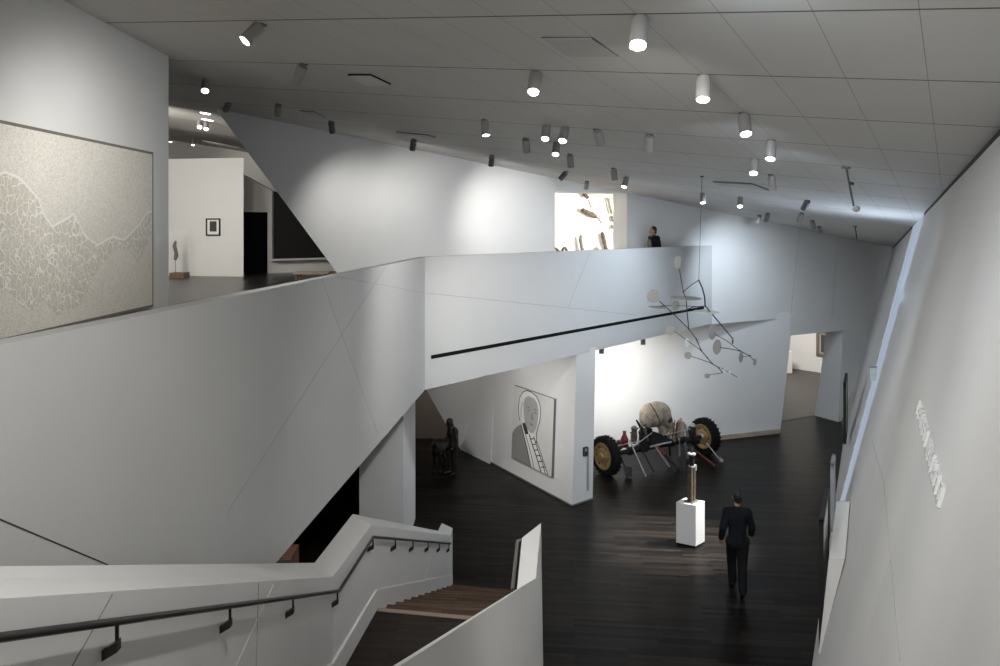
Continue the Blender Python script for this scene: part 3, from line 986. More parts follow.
# ------------------------------------------------------------------ left painting
pr = on_plane(147.5, 154.5, (XL, 0, 0), (1, 0, 0)); pb = on_plane(147.5, 304.5, (XL, 0, 0), (1, 0, 0))
y1 = pr.y; y0 = y1 - 5.0; z0, z1 = pb.z, pr.z
pt = thing('painting', 'huge cream painting with raised pale crackle lines on the left wall', 'painting', (XL, y0, z0))
mb = MB(); mb.box(0, y1 - y0, -.05, 0, 0, z1 - z0)       # local: x along the wall, z up
cv = mb.build('canvas', M['crackle'], pt, world=False)
cv.rotation_euler = (0, 0, math.pi / 2); cv.location = (0.01, 0, 0)
mb = MB(); fw = .030; fd = .06
for (ya, yb, za, zb_) in ((y0 - fw, y1 + fw, z1, z1 + fw), (y0 - fw, y1 + fw, z0 - fw, z0), (y0 - fw, y0, z0, z1), (y1, y1 + fw, z0, z1)):
    mb.box(XL + .002, XL + fd, ya, yb, za, zb_)
mb.build('frame', M['frame_dark'], pt)
p = on_plane(158, 238, (XL, 0, 0), (1, 0, 0))
mb = MB(); mb.box(XL, XL + .006, p.y - .09, p.y + .07, p.z - .08, p.z + .05)
tag(mb.build('wall_label', M['paper']), 'small white caption card beside the huge cream painting', 'label')

# ------------------------------------------------------------------ far gallery things
ng = (g1 - g0).cross(Vector((0, 0, 1))).normalized()
if ng.y > 0: ng = -ng


def on_g(px, py): return on_plane(px, py, g0, ng)


c0, c1 = on_g(207, 235), on_g(220, 219)
fr = thing('framed_picture', 'small black-framed print with white mount on the far gallery wall', 'picture', (c0 + c1) / 2)
mb = MB()
ax = (g1 - g0).normalized(); ax.z = 0
w_, h_ = (c1 - c0).dot(ax), c1.z - c0.z
ctr = (c0 + c1) / 2


def gq(a, b, z, w2, d0, d1, m):
    pass


def flat(mbx, cx, cz_, hw, hh, d0, d1):
    p = ctr + ax * cx + Vector((0, 0, cz_))
    mbx.prism([p - ax * hw - Vector((0, 0, hh)) + ng * d0, p + ax * hw - Vector((0, 0, hh)) + ng * d0, p + ax * hw + Vector((0, 0, hh)) + ng * d0, p - ax * hw + Vector((0, 0, hh)) + ng * d0], ng * (d1 - d0))


for cx, cz_, hw, hh in ((0, h_ / 2, w_ / 2, .02), (0, -h_ / 2, w_ / 2, .02), (-w_ / 2, 0, .02, h_ / 2 + .02), (w_ / 2, 0, .02, h_ / 2 + .02)):
    flat(mb, cx, cz_, hw, hh, .0, .04)
mb.build('frame', M['frame_black'], fr)
mb = MB(); flat(mb, 0, 0, w_ / 2 - .018, h_ / 2 - .018, 0.002, .018); mb.build('mount', M['paper'], fr)
mb = MB(); flat(mb, .0, .02, w_ * .26, h_ * .32, .0185, .022); mb.build('print', M['print'], fr)

cb = on_z(176.5, 278, UP)
cs = thing('display_case', 'clear glass display case on a brown wooden base in the far gallery', 'display case', cb)
mb = MB(); mb.box(cb.x - .22, cb.x + .22, cb.y, cb.y + .44, UP, UP + .16); mb.build('base', M['wood_plinth'], cs)
mb = MB()
x0, x1, ya, yb, za, zb_ = cb.x - .2, cb.x + .2, cb.y + .02, cb.y + .42, UP + .16, UP + 1.45
for bx in ((x0, x1, ya, ya + .008), (x0, x1, yb - .008, yb), (x0, x0 + .008, ya, yb), (x1 - .008, x1, ya, yb)):
    mb.box(*bx, za, zb_)
mb.box(x0, x1, ya, yb, zb_, zb_ + .008)
mb.build('glass', M['glass'], cs)
sc_ = thing('carved_figure', 'small red-brown carved torso on a thin rod inside the glass case', 'sculpture', (cb.x - .12, cb.y + .2, UP + .16))
blob('torso', [('c', (0, 0, .42), (.02, 0, .62), .055, .05), ('c', (.02, 0, .62), (-.03, 0, .82), .055, .06), ('c', (-.03, 0, .82), (.0, 0, .95), .06, .04), ('c', (.03, 0, .45), (.06, 0, .55), .04, .04)], M['figure_red'], sc_, .014)
mb = MB(); mb.tube([(0, 0, 0), (0, 0, .44)], .008, 6); mb.lathe([(.06, 0), (.06, .015)], (0, 0, 0), (0, 0, 1), 16); mb.build('stand', M['steel'], sc_, world=False)
# low wooden bench seen over the parapet
bp_ = on_z(312, 284, UP)
bn = thing('low_bench', 'low wooden bench on the upper floor behind the parapet corner', 'bench', bp_)
mb = MB(); mb.box(bp_.x - .45, bp_.x + .5, bp_.y - .25, bp_.y + .25, UP + .28, UP + .34); mb.build('seat', M['skirt'], bn)
for sx in (-.38, .42):
    for sy in (-.2, .2):
        mb = MB(); mb.box(bp_.x + sx - .03, bp_.x + sx + .03, bp_.y + sy - .03, bp_.y + sy + .03, UP, UP + .28); mb.build('leg', M['wood_plinth'], bn)

# red-brown wooden crate in the dark below the mezzanine
ck = on_y(286, 553, 12.6)
cr = thing('wooden_crate', 'red-brown wooden crate in the dark gap beside the staircase wall', 'crate', (ck.x, ck.y, 0))
mb = MB(); mb.box(ck.x - .26, ck.x + .13, ck.y - .2, ck.y + .35, 0, ck.z); mb.build('body', M['wood_crate'], cr, bevel=.01)
mb = MB()
for zt in (.12, .4, ck.z - .09):
    mb = MB(); mb.box(ck.x - .28, ck.x + .15, ck.y - .215, ck.y - .2, zt, zt + .07); mb.build('slat', M['skirt'], cr)
spot_light('under_room_light', (-1.9, 20.4, 3.2), (-1.6, 22.4, 1.0), 190, 120, color=WARM)
spot_light('crate_fill', (ck.x + .3, ck.y - .6, 3.2), (ck.x, ck.y, .5), 60, 40, color=WARM)  # added spot without a fitting, brightens the crate

# ------------------------------------------------------------------ people helper


def hand(p, fwd, side, s=1.0, curl=.5):
    """palm and five bent fingers hanging from wrist p; fwd = finger direction, side = thumb side"""
    p, fwd, side = Vector(p), Vector(fwd).normalized(), Vector(side).normalized()
    nrm = fwd.cross(side)
    out_ = [('c', p, p + fwd * .075 * s, .026 * s, .032 * s)]
    for k, (o_, L) in enumerate(((.028, .07), (.010, .082), (-.009, .077), (-.027, .06))):
        b0 = p + fwd * .08 * s + side * o_ * s
        m1 = b0 + (fwd + nrm * curl * .3) * L * .55 * s
        m2 = m1 + (fwd * .7 + nrm * curl) * L * .5 * s
        out_ += [('c', b0, m1, .0095 * s, .0088 * s), ('c', m1, m2, .0088 * s, .0075 * s)]
    t0 = p + fwd * .025 * s + side * .03 * s
    t1 = t0 + (fwd * .5 + side * .7) * .045 * s
    out_ += [('c', t0, t1, .012 * s, .010 * s), ('c', t1, t1 + (fwd * .9 + nrm * .3) * .035 * s, .010 * s, .008 * s)]
    return out_


def person_shapes(J):
    """J: dict of joints. returns body shapes for the whole figure"""
    sh = []
    sh += [('c', J['pelvis'], J['waist'], .135, .125), ('c', J['waist'], J['chest'], .125, .15), ('c', J['chest'], J['neck'] - Vector((0, 0, .05)), .14, .07)]
    sh += [('c', J['neck'] - Vector((0, 0, .06)), J['neck'] + Vector((0, 0, .07)), .058, .052)]
    h = J['head']
    f = J.get('face', Vector((0, 1, 0)))
    r = f.cross(Vector((0, 0, 1)))
    sh += [('e', h + Vector((0, 0, .03)), (.076, .094, .098)), ('e', h + f * .02 + Vector((0, 0, -.045)), (.058, .070, .075))]
    sh += [('c', h + f * .090 + Vector((0, 0, .005)), h + f * .108 + Vector((0, 0, -.028)), .010, .014)]      # nose
    sh += [('c', h + f * .083 + r * -.02 + Vector((0, 0, -.065)), h + f * .083 + r * .02 + Vector((0, 0, -.065)), .008, .008)]  # mouth
    for s in (-1, 1):
        sh += [('e', h + r * (.078 * s) + Vector((0, 0, 0)), (.012, .02, .03))]
        sh += [('e', h + r * (.033 * s) + f * .082 + Vector((0, 0, .018)), (.014, .010, .009))]
    for k in 'LR':
        sh += [('c', J['chest'] + Vector((0, 0, .06)), J['sho' + k], .08, .062), ('c', J['sho' + k], J['elb' + k], .055, .042), ('c', J['elb' + k], J['wri' + k], .041, .028)]
        sh += [('c', J['pelvis'], J['hip' + k], .12, .10), ('c', J['hip' + k], J['kne' + k], .092, .060), ('c', J['kne' + k], J['ank' + k], .060, .042)]
        sh += [('c', J['ank' + k] + Vector((0, 0, -.03)), J['toe' + k], .045, .035)]
    return sh


def clothed_person(root, J, mats, voxel=.011, jacket_open=False):
    sh = person_shapes(J)
    for k, sd in (('L', 1), ('R', -1)):
        d = (J['wri' + k] - J['elb' + k]).normalized()
        sh += hand(J['wri' + k], d, J.get('face', Vector((0, 1, 0))))
    blob('body', sh, mats['skin'], root, voxel, 3)
    g = .018
    jk = [('c', J['pelvis'] + Vector((0, 0, -.05)), J['waist'], .150 + g, .135 + g), ('c', J['waist'], J['chest'], .135 + g, .155 + g), ('c', J['chest'], J['neck'] - Vector((0, 0, .06)), .145 + g, .075 + g)]
    for k in 'LR':
        jk += [('c', J['chest'] + Vector((0, 0, .06)), J['sho' + k], .085 + g, .066 + g), ('c', J['sho' + k], J['elb' + k], .060 + g, .048 + g), ('c', J['elb' + k], lerp(J['elb' + k], J['wri' + k], .93), .048 + g, .036 + g)]
    blob('jacket', jk, mats['jacket'], root, .014, 3)
    tr = []
    for k in 'LR':
        tr += [('c', J['pelvis'], J['hip' + k], .128 + g, .105 + g), ('c', J['hip' + k], J['kne' + k], .098 + g, .068 + g), ('c', J['kne' + k], J['ank' + k] + Vector((0, 0, .0)), .068 + g, .055 + g)]
    blob('trousers', tr, mats['trousers'], root, .014, 3)
    for k in 'LR':
        a = J['ank' + k]; t_ = J['toe' + k]; d = (t_ - a); d.z = 0; d.normalize()
        blob('shoe', [('c', a + Vector((0, 0, -.035)) - d * .04, a + d * .06 + Vector((0, 0, -.04)), .047, .046), ('c', a + d * .06 + Vector((0, 0, -.045)), t_ + d * .03, .045, .036)], mats['shoe'], root, .010, 2)
    h = J['head']; f = J.get('face', Vector((0, 1, 0)))
    blob('hair', [('e', h + Vector((0, 0, .045)) - f * .018, (.086, .095, .096)), ('e', h - f * .045 + Vector((0, 0, -.02)), (.07, .055, .075))], mats['hair'], root, .012, 3)


def V3(*a): return Vector(a)


# person walking on the lower floor
pf = on_z(737.5, 592, 0)
pw = thing('person', 'person in dark clothing walking across the lower floor right of the white pedestal', 'person', (pf.x, pf.y, 0), math.radians(-8))
J = dict(pelvis=V3(0, 0, .95), waist=V3(0, .01, 1.10), chest=V3(0, .03, 1.32), neck=V3(0, .04, 1.50), head=V3(.01, .06, 1.645),
         shoL=V3(-.175, .03, 1.40), shoR=V3(.175, .03, 1.40), elbL=V3(-.255, -.05, 1.14), elbR=V3(.26, .06, 1.14), wriL=V3(-.27, .05, .92), wriR=V3(.27, .20, .95),
         hipL=V3(-.09, 0, .90), hipR=V3(.09, 0, .90), kneL=V3(-.075, .17, .52), kneR=V3(.07, -.05, .50), ankL=V3(-.05, .22, .09), ankR=V3(.045, -.26, .15),
         toeL=V3(-.055, .36, .035), toeR=V3(.05, -.14, .036))
clothed_person(pw, J, dict(skin=M['skin'], jacket=M['navy'], trousers=M['black_cloth'], shoe=M['black_cloth'], hair=M['hair']))

# person on the bridge
pe = on_y(654, 226, 20.33)
pu = thing('person', 'person in an olive top and dark open jacket standing on the bridge', 'person', (pe.x, pe.y, UP), math.radians(108))
J = dict(pelvis=V3(0, 0, .84), waist=V3(0, .0, .98), chest=V3(0, .0, 1.17), neck=V3(0, .01, 1.33), head=V3(.0, .03, 1.46),
         shoL=V3(-.17, .0, 1.26), shoR=V3(.17, .0, 1.26), elbL=V3(-.22, -.04, 1.02), elbR=V3(.22, -.04, 1.02), wriL=V3(-.2, .08, .84), wriR=V3(.2, .08, .84),
         hipL=V3(-.08, 0, .80), hipR=V3(.08, 0, .80), kneL=V3(-.09, .01, .45), kneR=V3(.09, .02, .45), ankL=V3(-.09, 0, .085), ankR=V3(.09, 0, .085),
         toeL=V3(-.1, .13, .036), toeR=V3(.1, .13, .036))
clothed_person(pu, J, dict(skin=M['skin'], jacket=M['black_cloth'], trousers=M['black_cloth'], shoe=M['black_cloth'], hair=M['hair']), .012)
blob('top', [('c', (0, .075, .82), (0, .075, 1.0), .105, .105), ('c', (0, .075, 1.0), (0, .085, 1.16), .105, .11), ('c', (0, .08, 1.16), (0, .05, 1.29), .10, .06)], M['olive_cloth'], pu, .012, 3)

# ------------------------------------------------------------------ dark bronze man and dog
fp = on_z(453.5, 474.5, 0)
bz = thing('bronze_figure', 'dark bronze statue of a standing man with bowed head beside a dog', 'sculpture', (fp.x, fp.y, 0), math.radians(120))
J = dict(pelvis=V3(0, 0, .78), waist=V3(0, .0, .90), chest=V3(0, .02, 1.10), neck=V3(0, .05, 1.24), head=V3(.0, .11, 1.36),
         shoL=V3(-.17, .02, 1.18), shoR=V3(.17, .02, 1.18), elbL=V3(-.23, .02, .95), elbR=V3(.23, .05, .95), wriL=V3(-.20, .10, .76), wriR=V3(.16, .22, .85),
         hipL=V3(-.08, 0, .74), hipR=V3(.08, 0, .74), kneL=V3(-.09, .03, .41), kneR=V3(.09, .06, .41), ankL=V3(-.09, 0, .085), ankR=V3(.09, .04, .085),
         toeL=V3(-.11, .14, .04), toeR=V3(.11, .18, .04))
sh = person_shapes(J)
for k in 'LR':
    sh += hand(J['wri' + k], J['wri' + k] - J['elb' + k], V3(0, 1, 0), .9)
blob('body', sh, M['bronze'], bz, .012, 3)

dg_ = on_z(441, 470.5, 0)
dgo = thing('bronze_dog', 'dark bronze statue of a tall standing dog left of the bronze man', 'sculpture', (dg_.x, dg_.y + .1, 0), math.radians(158))
# local: +y is forward (towards the head)
D = [('e', (0, .20, .58), (.13, .19, .175)), ('c', (0, .15, .58), (0, -.22, .60), .15, .105), ('e', (0, -.27, .58), (.115, .15, .135)),
     ('c', (0, .30, .66), (0, .42, .80), .085, .068), ('e', (0, .46, .83), (.068, .09, .07)), ('c', (0, .52, .815), (0, .62, .79), .042, .030),
     ('c', (-.05, .42, .88), (-.065, .40, .95), .025, .008), ('c', (.05, .42, .88), (.065, .40, .95), .025, .008),
     ('c', (0, -.38, .64), (0, -.50, .55), .03, .022), ('c', (0, -.50, .55), (0, -.55, .40), .022, .012)]
for s in (-1, 1):
    D += [('c', (.08 * s, .25, .50), (.085 * s, .25, .30), .06, .038), ('c', (.085 * s, .25, .30), (.085 * s, .25, .06), .034, .026), ('c', (.085 * s, .25, .035), (.085 * s, .31, .03), .034, .028),
          ('c', (.08 * s, -.27, .52), (.09 * s, -.20, .36), .085, .05), ('c', (.09 * s, -.20, .36), (.09 * s, -.34, .21), .045, .03), ('c', (.09 * s, -.34, .21), (.09 * s, -.32, .05), .028, .025), ('c', (.09 * s, -.32, .035), (.09 * s, -.25, .03), .034, .028)]
blob('body', D, M['bronze'], dgo, .013, 3)

# ------------------------------------------------------------------ portrait on the partition wall
na = (Cq - A).cross(Vector((.13, 0, 3.6))).normalized()
if na.y > 0: na = -na
def on_p(px, py): return on_plane(px, py, A, na)
tl, tr2, br, bl = on_p(515, 384.5), on_p(555.5, 398.5), on_p(553.5, 475.5), on_p(514, 457.5)
px_ax = ((tr2 - tl) + (br - bl)) / 2; px_ax.z = 0
zt, zb2 = (tl.z + tr2.z) / 2, (bl.z + br.z) / 2
o0 = Vector((bl.x, bl.y, zb2)) + na * .03; PH = zt - zb2
upp = Vector((.13 / 3.6, 0, 1)); upp = upp - na * upp.dot(na)
pe_ = px_ax.normalized()
por = thing('portrait_painting', 'large grey portrait of a man in a suit on the white partition wall', 'painting', o0 + px_ax / 2)
def P2(u, v, d=0): return o0 + px_ax * u + upp * (PH * v) + na * d
def layer(name, poly, mat, d0, d1, parent=por):
    m_ = MB(); m_.prism([P2(u, v, d0) for u, v in poly], na * (d1 - d0)); return m_.build(name, mat, parent)
layer('canvas_edge', [(0, 0), (1, 0), (1, 1), (0, 1)], M['lamp_grey'], -.03, .0485)
layer('canvas', [(0, 0), (1, 0), (1, 1), (0, 1)], M['port_bg'], .0485, .05)
layer('jacket', [(0, 0), (0, .33), (.06, .41), (.18, .49), (.24, .50), (.30, .40), (.42, .20), (.52, 0.0)], M['port_dark'], .05, .0515)
layer('shirt', [(.24, .50), (.34, .46), (.58, .44), (.66, .34), (.93, .0), (.52, .0), (.42, .20), (.30, .40)], M['port_white'], .05, .0512)
layer('hair', [(.16, .62), (.15, .74), (.17, .86), (.23, .94), (.33, .985), (.46, .985), (.58, .95), (.66, .87), (.69, .76), (.67, .64), (.60, .60), (.40, .58), (.24, .54)], M['port_white'], .0512, .0526)
layer('face', [(.28, .70), (.27, .80), (.30, .88), (.38, .925), (.52, .92), (.61, .87), (.65, .77), (.645, .66), (.60, .53), (.54, .46), (.47, .445), (.39, .48), (.32, .56)], M['port_grey'], .0526, .0536)
layer('neck_shadow', [(.26, .53), (.33, .55), (.39, .48), (.42, .42), (.36, .40), (.30, .45)], M['port_line'], .0526, .0538)
for nm, pl in (('eye', [(.36, .735), (.40, .75), (.45, .735), (.40, .722)]), ('eye', [(.53, .735), (.57, .75), (.62, .735), (.57, .722)]),
               ('eyebrow', [(.34, .775), (.40, .79), (.46, .775), (.40, .768)]), ('eyebrow', [(.51, .775), (.57, .79), (.63, .775), (.57, .768)]),
               ('nose', [(.485, .72), (.50, .72), (.53, .635), (.50, .62), (.47, .635)]), ('mouth', [(.42, .565), (.49, .58), (.56, .565), (.49, .54)])):
    layer(nm, pl, M['port_dark'], .0536, .0542)
def stroke(pts, w):
    m_ = MB()
    for (a, b) in zip(pts, pts[1:]):
        m_.strip(P2(*a, .0526), P2(*b, .0526), w, na, .0015)
    m_.build('outline', M['port_line'], por)
stroke([(.19, .55), (.15, .64), (.14, .75), (.17, .87)], .020)
stroke([(.17, .87), (.24, .95), (.34, .992), (.47, .99), (.59, .955), (.67, .88), (.70, .77), (.685, .64), (.64, .54)], .022)
stroke([(.22, .60), (.21, .70), (.25, .82)], .012)
stroke([(.64, .54), (.62, .46), (.62, .34)], .026)
stroke([(.22, .51), (.28, .41), (.40, .21), (.50, .01)], .024)
stroke([(.33, .42), (.42, .30), (.53, .12), (.59, .0)], .020)
stroke([(.44, .42), (.52, .31), (.66, .14), (.76, .0)], .036)
stroke([(.55, .42), (.64, .30), (.78, .13), (.87, .0)], .030)
stroke([(.62, .38), (.72, .26), (.84, .11), (.93, .0)], .024)
for k in range(6):
    u = .46 + k * .058; v = .36 - k * .06
    stroke([(u, v), (u + .10, v + .03)], .024)
p = on_p(561.5, 448)
mb = MB(); q = p
mb.prism([q - pe_ * .07 - V3(0, 0, .07), q + pe_ * .07 - V3(0, 0, .07), q + pe_ * .07 + V3(0, 0, .07), q - pe_ * .07 + V3(0, 0, .07)], na * .006)
tag(mb.build('wall_label', M['paper']), 'small white caption card beside the grey portrait', 'label')
# small device on the end of the partition
ne = (B - A).cross(Vector((0, 0, 1))).normalized()
if ne.y > 0: ne = -ne
ea = (B - A).normalized()
def on_e(px, py): return on_plane(px, py, A + Vector((.02, 0, 0)), ne)
q = on_e(584.6, 451)
dv = thing('card_dispenser', 'small black box with a grey strip on the end of the partition wall', 'wall device', q)
def ebox(q, hw, hh, d, mat, name):
    m_ = MB(); z = V3(0, 0, hh); e_ = ea * hw
    m_.prism([q - e_ - z, q + e_ - z, q + e_ + z, q - e_ + z], ne * d); m_.build(name, mat, dv)
ebox(on_e(584.6, 451), .065, .10, .05, M['plastic_black'], 'box')
ebox(on_e(584.4, 449.5), .035, .035, .054, M['plastic_grey'], 'screen')
ebox(on_e(587.6, 469), .03, .5, .02, M['plastic_grey'], 'strip')

# ------------------------------------------------------------------ works in the lit alcove
def on_a(px, py, d=3.05): return on_plane(px, py, bw(0, 0) + NB * d, BACK_N)
pieces = [
    ('brown mottled wooden piece at the top edge of the lit opening', [(583, 192.5), (585.5, 195.5), (588, 198)], .07, 'driftwood', (588.5, 200, 591, 208)),
    ('thickest brown wooden piece lying diagonally across the lit alcove wall', [(581.5, 209.5), (586, 212), (590, 213.5), (596.5, 217)], .085, 'driftwood', (597, 217, 601.5, 223)),
    ('thin pale grey wooden piece hanging beside the jamb of the lit opening', [(607.5, 195), (609, 203), (610.5, 209), (611.8, 214)], .045, 'driftwood_grey', None),
    ('pale grey upright wooden piece low in the middle of the lit opening', [(581, 235), (580.5, 240), (582.5, 250), (584, 256)], .065, 'driftwood_grey', None),
    ('dark upright wooden piece low on the right in the lit opening', [(602, 232), (603.5, 238), (605.5, 247), (607.5, 256)], .07, 'driftwood', None),
    ('small curled grey piece half hidden by the jamb', [(611, 216), (612.3, 217.5), (613, 220), (614, 221)], .05, 'driftwood_grey', None),
    ('lowest curled grey piece touching the jamb of the opening', [(611.5, 225), (612, 227), (613.5, 228.5)], .05, 'driftwood_grey', None),
    ('bowed wooden piece at the left bottom corner of the lit opening', [(552.5, 253), (553, 248.5), (555, 248), (557.5, 250), (558.5, 254)], .04, 'driftwood', None),
    ('bowed wooden piece second from the left bottom corner of the opening', [(562, 253), (563, 249), (565, 247.5), (566.5, 250), (567, 254)], .045, 'driftwood', None),
    ('bowed wooden piece between the two upright pieces in the opening', [(593, 253), (594.5, 248.5), (597, 248), (599, 252)], .04, 'driftwood_grey', None),
]
for i, (lab, pts, r, mt, tail) in enumerate(pieces):
    P = [on_a(*p) for p in pts]
    root = thing('hanging_wood_piece', lab, 'sculpture', P[0], group='wooden pieces on the alcove wall')
    # resample with knobbly radius
    dense, rad = [], []
    for k in range(len(P) - 1):
        for j in range(4):
            dense.append(lerp(P[k], P[k + 1], j / 4)); rad.append(r * (0.75 + .35 * random.random()))
    dense.append(P[-1]); rad.append(r * .6); rad[0] *= .6
    mb = MB(); mb.tube(dense, rad, 10); mb.build('body', M[mt], root, smooth=True)
    if tail:
        mb = MB(); mb.tube([on_a(tail[0], tail[1]), on_a(tail[2], tail[3])], .022, 6); mb.build('stick', M['driftwood'], root)

# ------------------------------------------------------------------ hanging mobile
YM = 13.5
def mp(cx, cy, dy=0.0): return on_y(635 + .195 * cx, 250 + .195 * cy, YM + dy)
mcp = on_ceil(702, 176)
mo = thing('hanging_mobile', 'hanging mobile of pale round discs on thin dark wires', 'mobile', mcp)
mb = MB(); hook = mp(327, 155)
mb.tube([mcp, hook], .0045, 6); mb.lathe([(.04, 0), (.04, .02)], mcp - V3(0, 0, .02), (0, 0, 1), 12); mb.build('cable', M['wire_thin'], mo)
def wire(pts, r=.008): 
    m_ = MB(); m_.tube([mp(*p) for p in pts], r, 6); m_.build('wire', M['wire'], mo)
wire([(327, 155), (345, 195), (357, 240), (360, 290)], .014)
wire([(327, 155), (290, 178), (248, 214)], .009)
wire([(248, 214), (238, 160), (226, 95)], .008)
wire([(248, 214), (256, 235), (263, 262), (268, 330), (276, 405)], .009)
wire([(362, 288), (300, 292), (240, 315)], .010)
wire([(130, 287), (200, 285), (330, 290)], .006)
wire([(362, 288), (430, 370), (502, 455), (500, 482)], .012)
wire([(125, 262), (200, 330), (276, 405)], .009)
wire([(276, 405), (315, 458), (340, 516), (370, 552), (397, 583), (430, 604), (450, 630)], .009)
wire([(200, 415), (270, 465), (340, 516)], .007)
wire([(288, 545), (340, 562), (397, 583)], .007)
wire([(380, 640), (450, 630)], .006)
wire([(440, 604), (485, 630), (525, 652)], .006)
wire([(410, 432), (470, 465), (538, 517)], .007)
wire([(438, 500), (490, 508), (538, 517), (590, 543), (614, 572)], .008)
wire([(545, 548), (590, 543)], .005)
def disc(cx, cy, rx, ry, mat='mobile', dy=0.0, horiz=False):
    c = mp(cx, cy, dy); s = YM / FOC * .195
    m_ = MB()
    if horiz:
        m_.lathe([(rx * s * .9, -.004), (rx * s, 0), (rx * s * .9, .004)], c, Vector((.02, -.05, 1)), 24)
    else:
        tilt = math.acos(min(1, min(rx, ry) / max(rx, ry)))
        ax_ = (EYE - c); ax_.z = 0; ax_.normalize()
        R = Matrix.Rotation(tilt, 3, 'Z' if ry >= rx else 'X')
        m_.lathe([(max(rx, ry) * s * .97, -.004), (max(rx, ry) * s, 0), (max(rx, ry) * s * .97, .004)], c, R @ ax_, 28)
    m_.build('disc', M[mat], mo)
for a in ((95, 237, 33, 34), (220, 65, 17, 37), (210, 285, 18, 25), (183, 410, 25, 26), (272, 541, 19, 19), (370, 646, 14, 13), (397, 421, 18, 39), (421, 497, 21, 39), (543, 550, 10, 28), (614, 575, 8, 18)):
    disc(*a)
disc(267, 475, 11, 22, 'mobile_white')
disc(460, 620, 7, 10, 'mobile_white'); disc(487, 628, 6, 9, 'mobile_white')
disc(262, 246, 80, 0, 'mobile', 0.0, True); disc(120, 293, 50, 0, 'mobile', 0, True); disc(365, 317, 66, 0, 'mobile_white', 0, True)
for cx, cy in ((327, 155), (248, 214), (276, 405), (315, 458), (340, 516), (370, 552), (397, 583), (430, 604), (538, 517), (590, 543), (500, 470)):
    m_ = MB(); m_.ball(mp(cx, cy), .016, 6); m_.build('joint', M['wire'], mo)

# ------------------------------------------------------------------ wheeled sculpture
wl, wr = on_z(606, 475, 0), on_z(705, 453.5, 0)
va = (wr - wl); VL = va.length; va.normalize()
vn = Vector((-va.y, va.x, 0))
vo = (wl + wr) / 2
vh = thing('wheeled_sculpture', 'assembled sculpture with two tractor wheels, a giant skull and splayed poles', 'sculpture', vo, math.atan2(va.y, va.x))
def vp(px, py, d=0.0): return on_plane(px, py, vo + vn * d, vn)
WR = 0.50
for cpt, out_s in ((wl, -1), (wr, 1)):
    c = cpt + V3(0, 0, WR)
    m_ = MB()
    prof = [(.29, -.10), (.40, -.125), (.47, -.115), (.49, -.07), (.495, 0), (.49, .07), (.47, .115), (.40, .125), (.29, .10)]
    m_.lathe(prof, c, va, 40)
    u, w, a = frame_of(va)
    for k in range(26):
        for sgn in (-1, 1):
            th_ = 2 * math.pi * (k + .5 * (sgn > 0)) / 26
            rad = u * math.cos(th_) + w * math.sin(th_); tan = -u * math.sin(th_) + w * math.cos(th_)
            q = c + rad * .485 + va * (.055 * sgn)
            m_.prism([q - tan * .022 - va * .06, q + tan * .022 - va * .05, q + tan * .022 + va * .05, q - tan * .022 + va * .06], rad * .024)
    tyre = m_.build('wheel', M['rubber'], vh, smooth=True)
    for side in (-1,):
        m_ = MB(); m_.lathe([(.345, .09), (.345, .128), (.315, .132), (.29, .112), (.20, .108), (.18, .13), (.10, .138)], c, va * side, 30); m_.build('rim', M['rim'], tyre, smooth=True)
        m_ = MB(); m_.lathe([(.10, .1), (.10, .15), (.07, .19), (.02, .195)], c, va * side, 18); m_.build('hub', M['silver'] if out_s > 0 else M['rim'], tyre, smooth=True)
        for k in range(6):
            th_ = math.pi / 3 * k
            rad = u * math.cos(th_) + w * math.sin(th_)
            m_ = MB(); m_.lathe([(.018, .10), (.018, .13)], c + rad * .24, va * side, 8); m_.build('wheel_bolt', M['iron'], tyre)
    m_ = MB(); m_.lathe([(.33, .09), (.33, .126), (.30, .13), (.28, .11), (.1, .11)], c, va * 1, 24); m_.build('rim', M['rim'], tyre, smooth=True)
m_ = MB(); m_.tube([wl + V3(0, 0, WR) + va * .1, wr + V3(0, 0, WR) - va * .1], .06, 12)
m_.tube([wl + V3(0, 0, WR + .02) + va * .9, wl + V3(0, 0, WR + .02) + va * 2.6], .10, 12)
for s_ in (.35, .8, 1.3, 2.3, 2.75, 3.05):
    m_.lathe([(.05, -.05), (.11, -.04), (.11, .04), (.05, .05)], wl + V3(0, 0, WR) + va * s_, va, 16)
m_.build('axle', M['iron'], vh, smooth=True)
# mounting frame below the skull
m_ = MB()
cst = vp(655, 440)
m_.prism([vp(645, 445) - vn * .18, vp(666, 442) - vn * .18, vp(662, 434) - vn * .18, vp(648, 430) - vn * .18], vn * .36)
m_.prism([vp(640, 452) - vn * .1, vp(645, 451) - vn * .1, vp(650, 428) - vn * .1, vp(642, 430) - vn * .1], vn * .2)
m_.build('saddle', M['iron'], vh)
m_ = MB(); m_.tube([vp(650, 447, -.2), vp(664, 443.5, -.2), vp(671, 442, -.2)], .025, 6); m_.build('bar', M['pole'], vh)
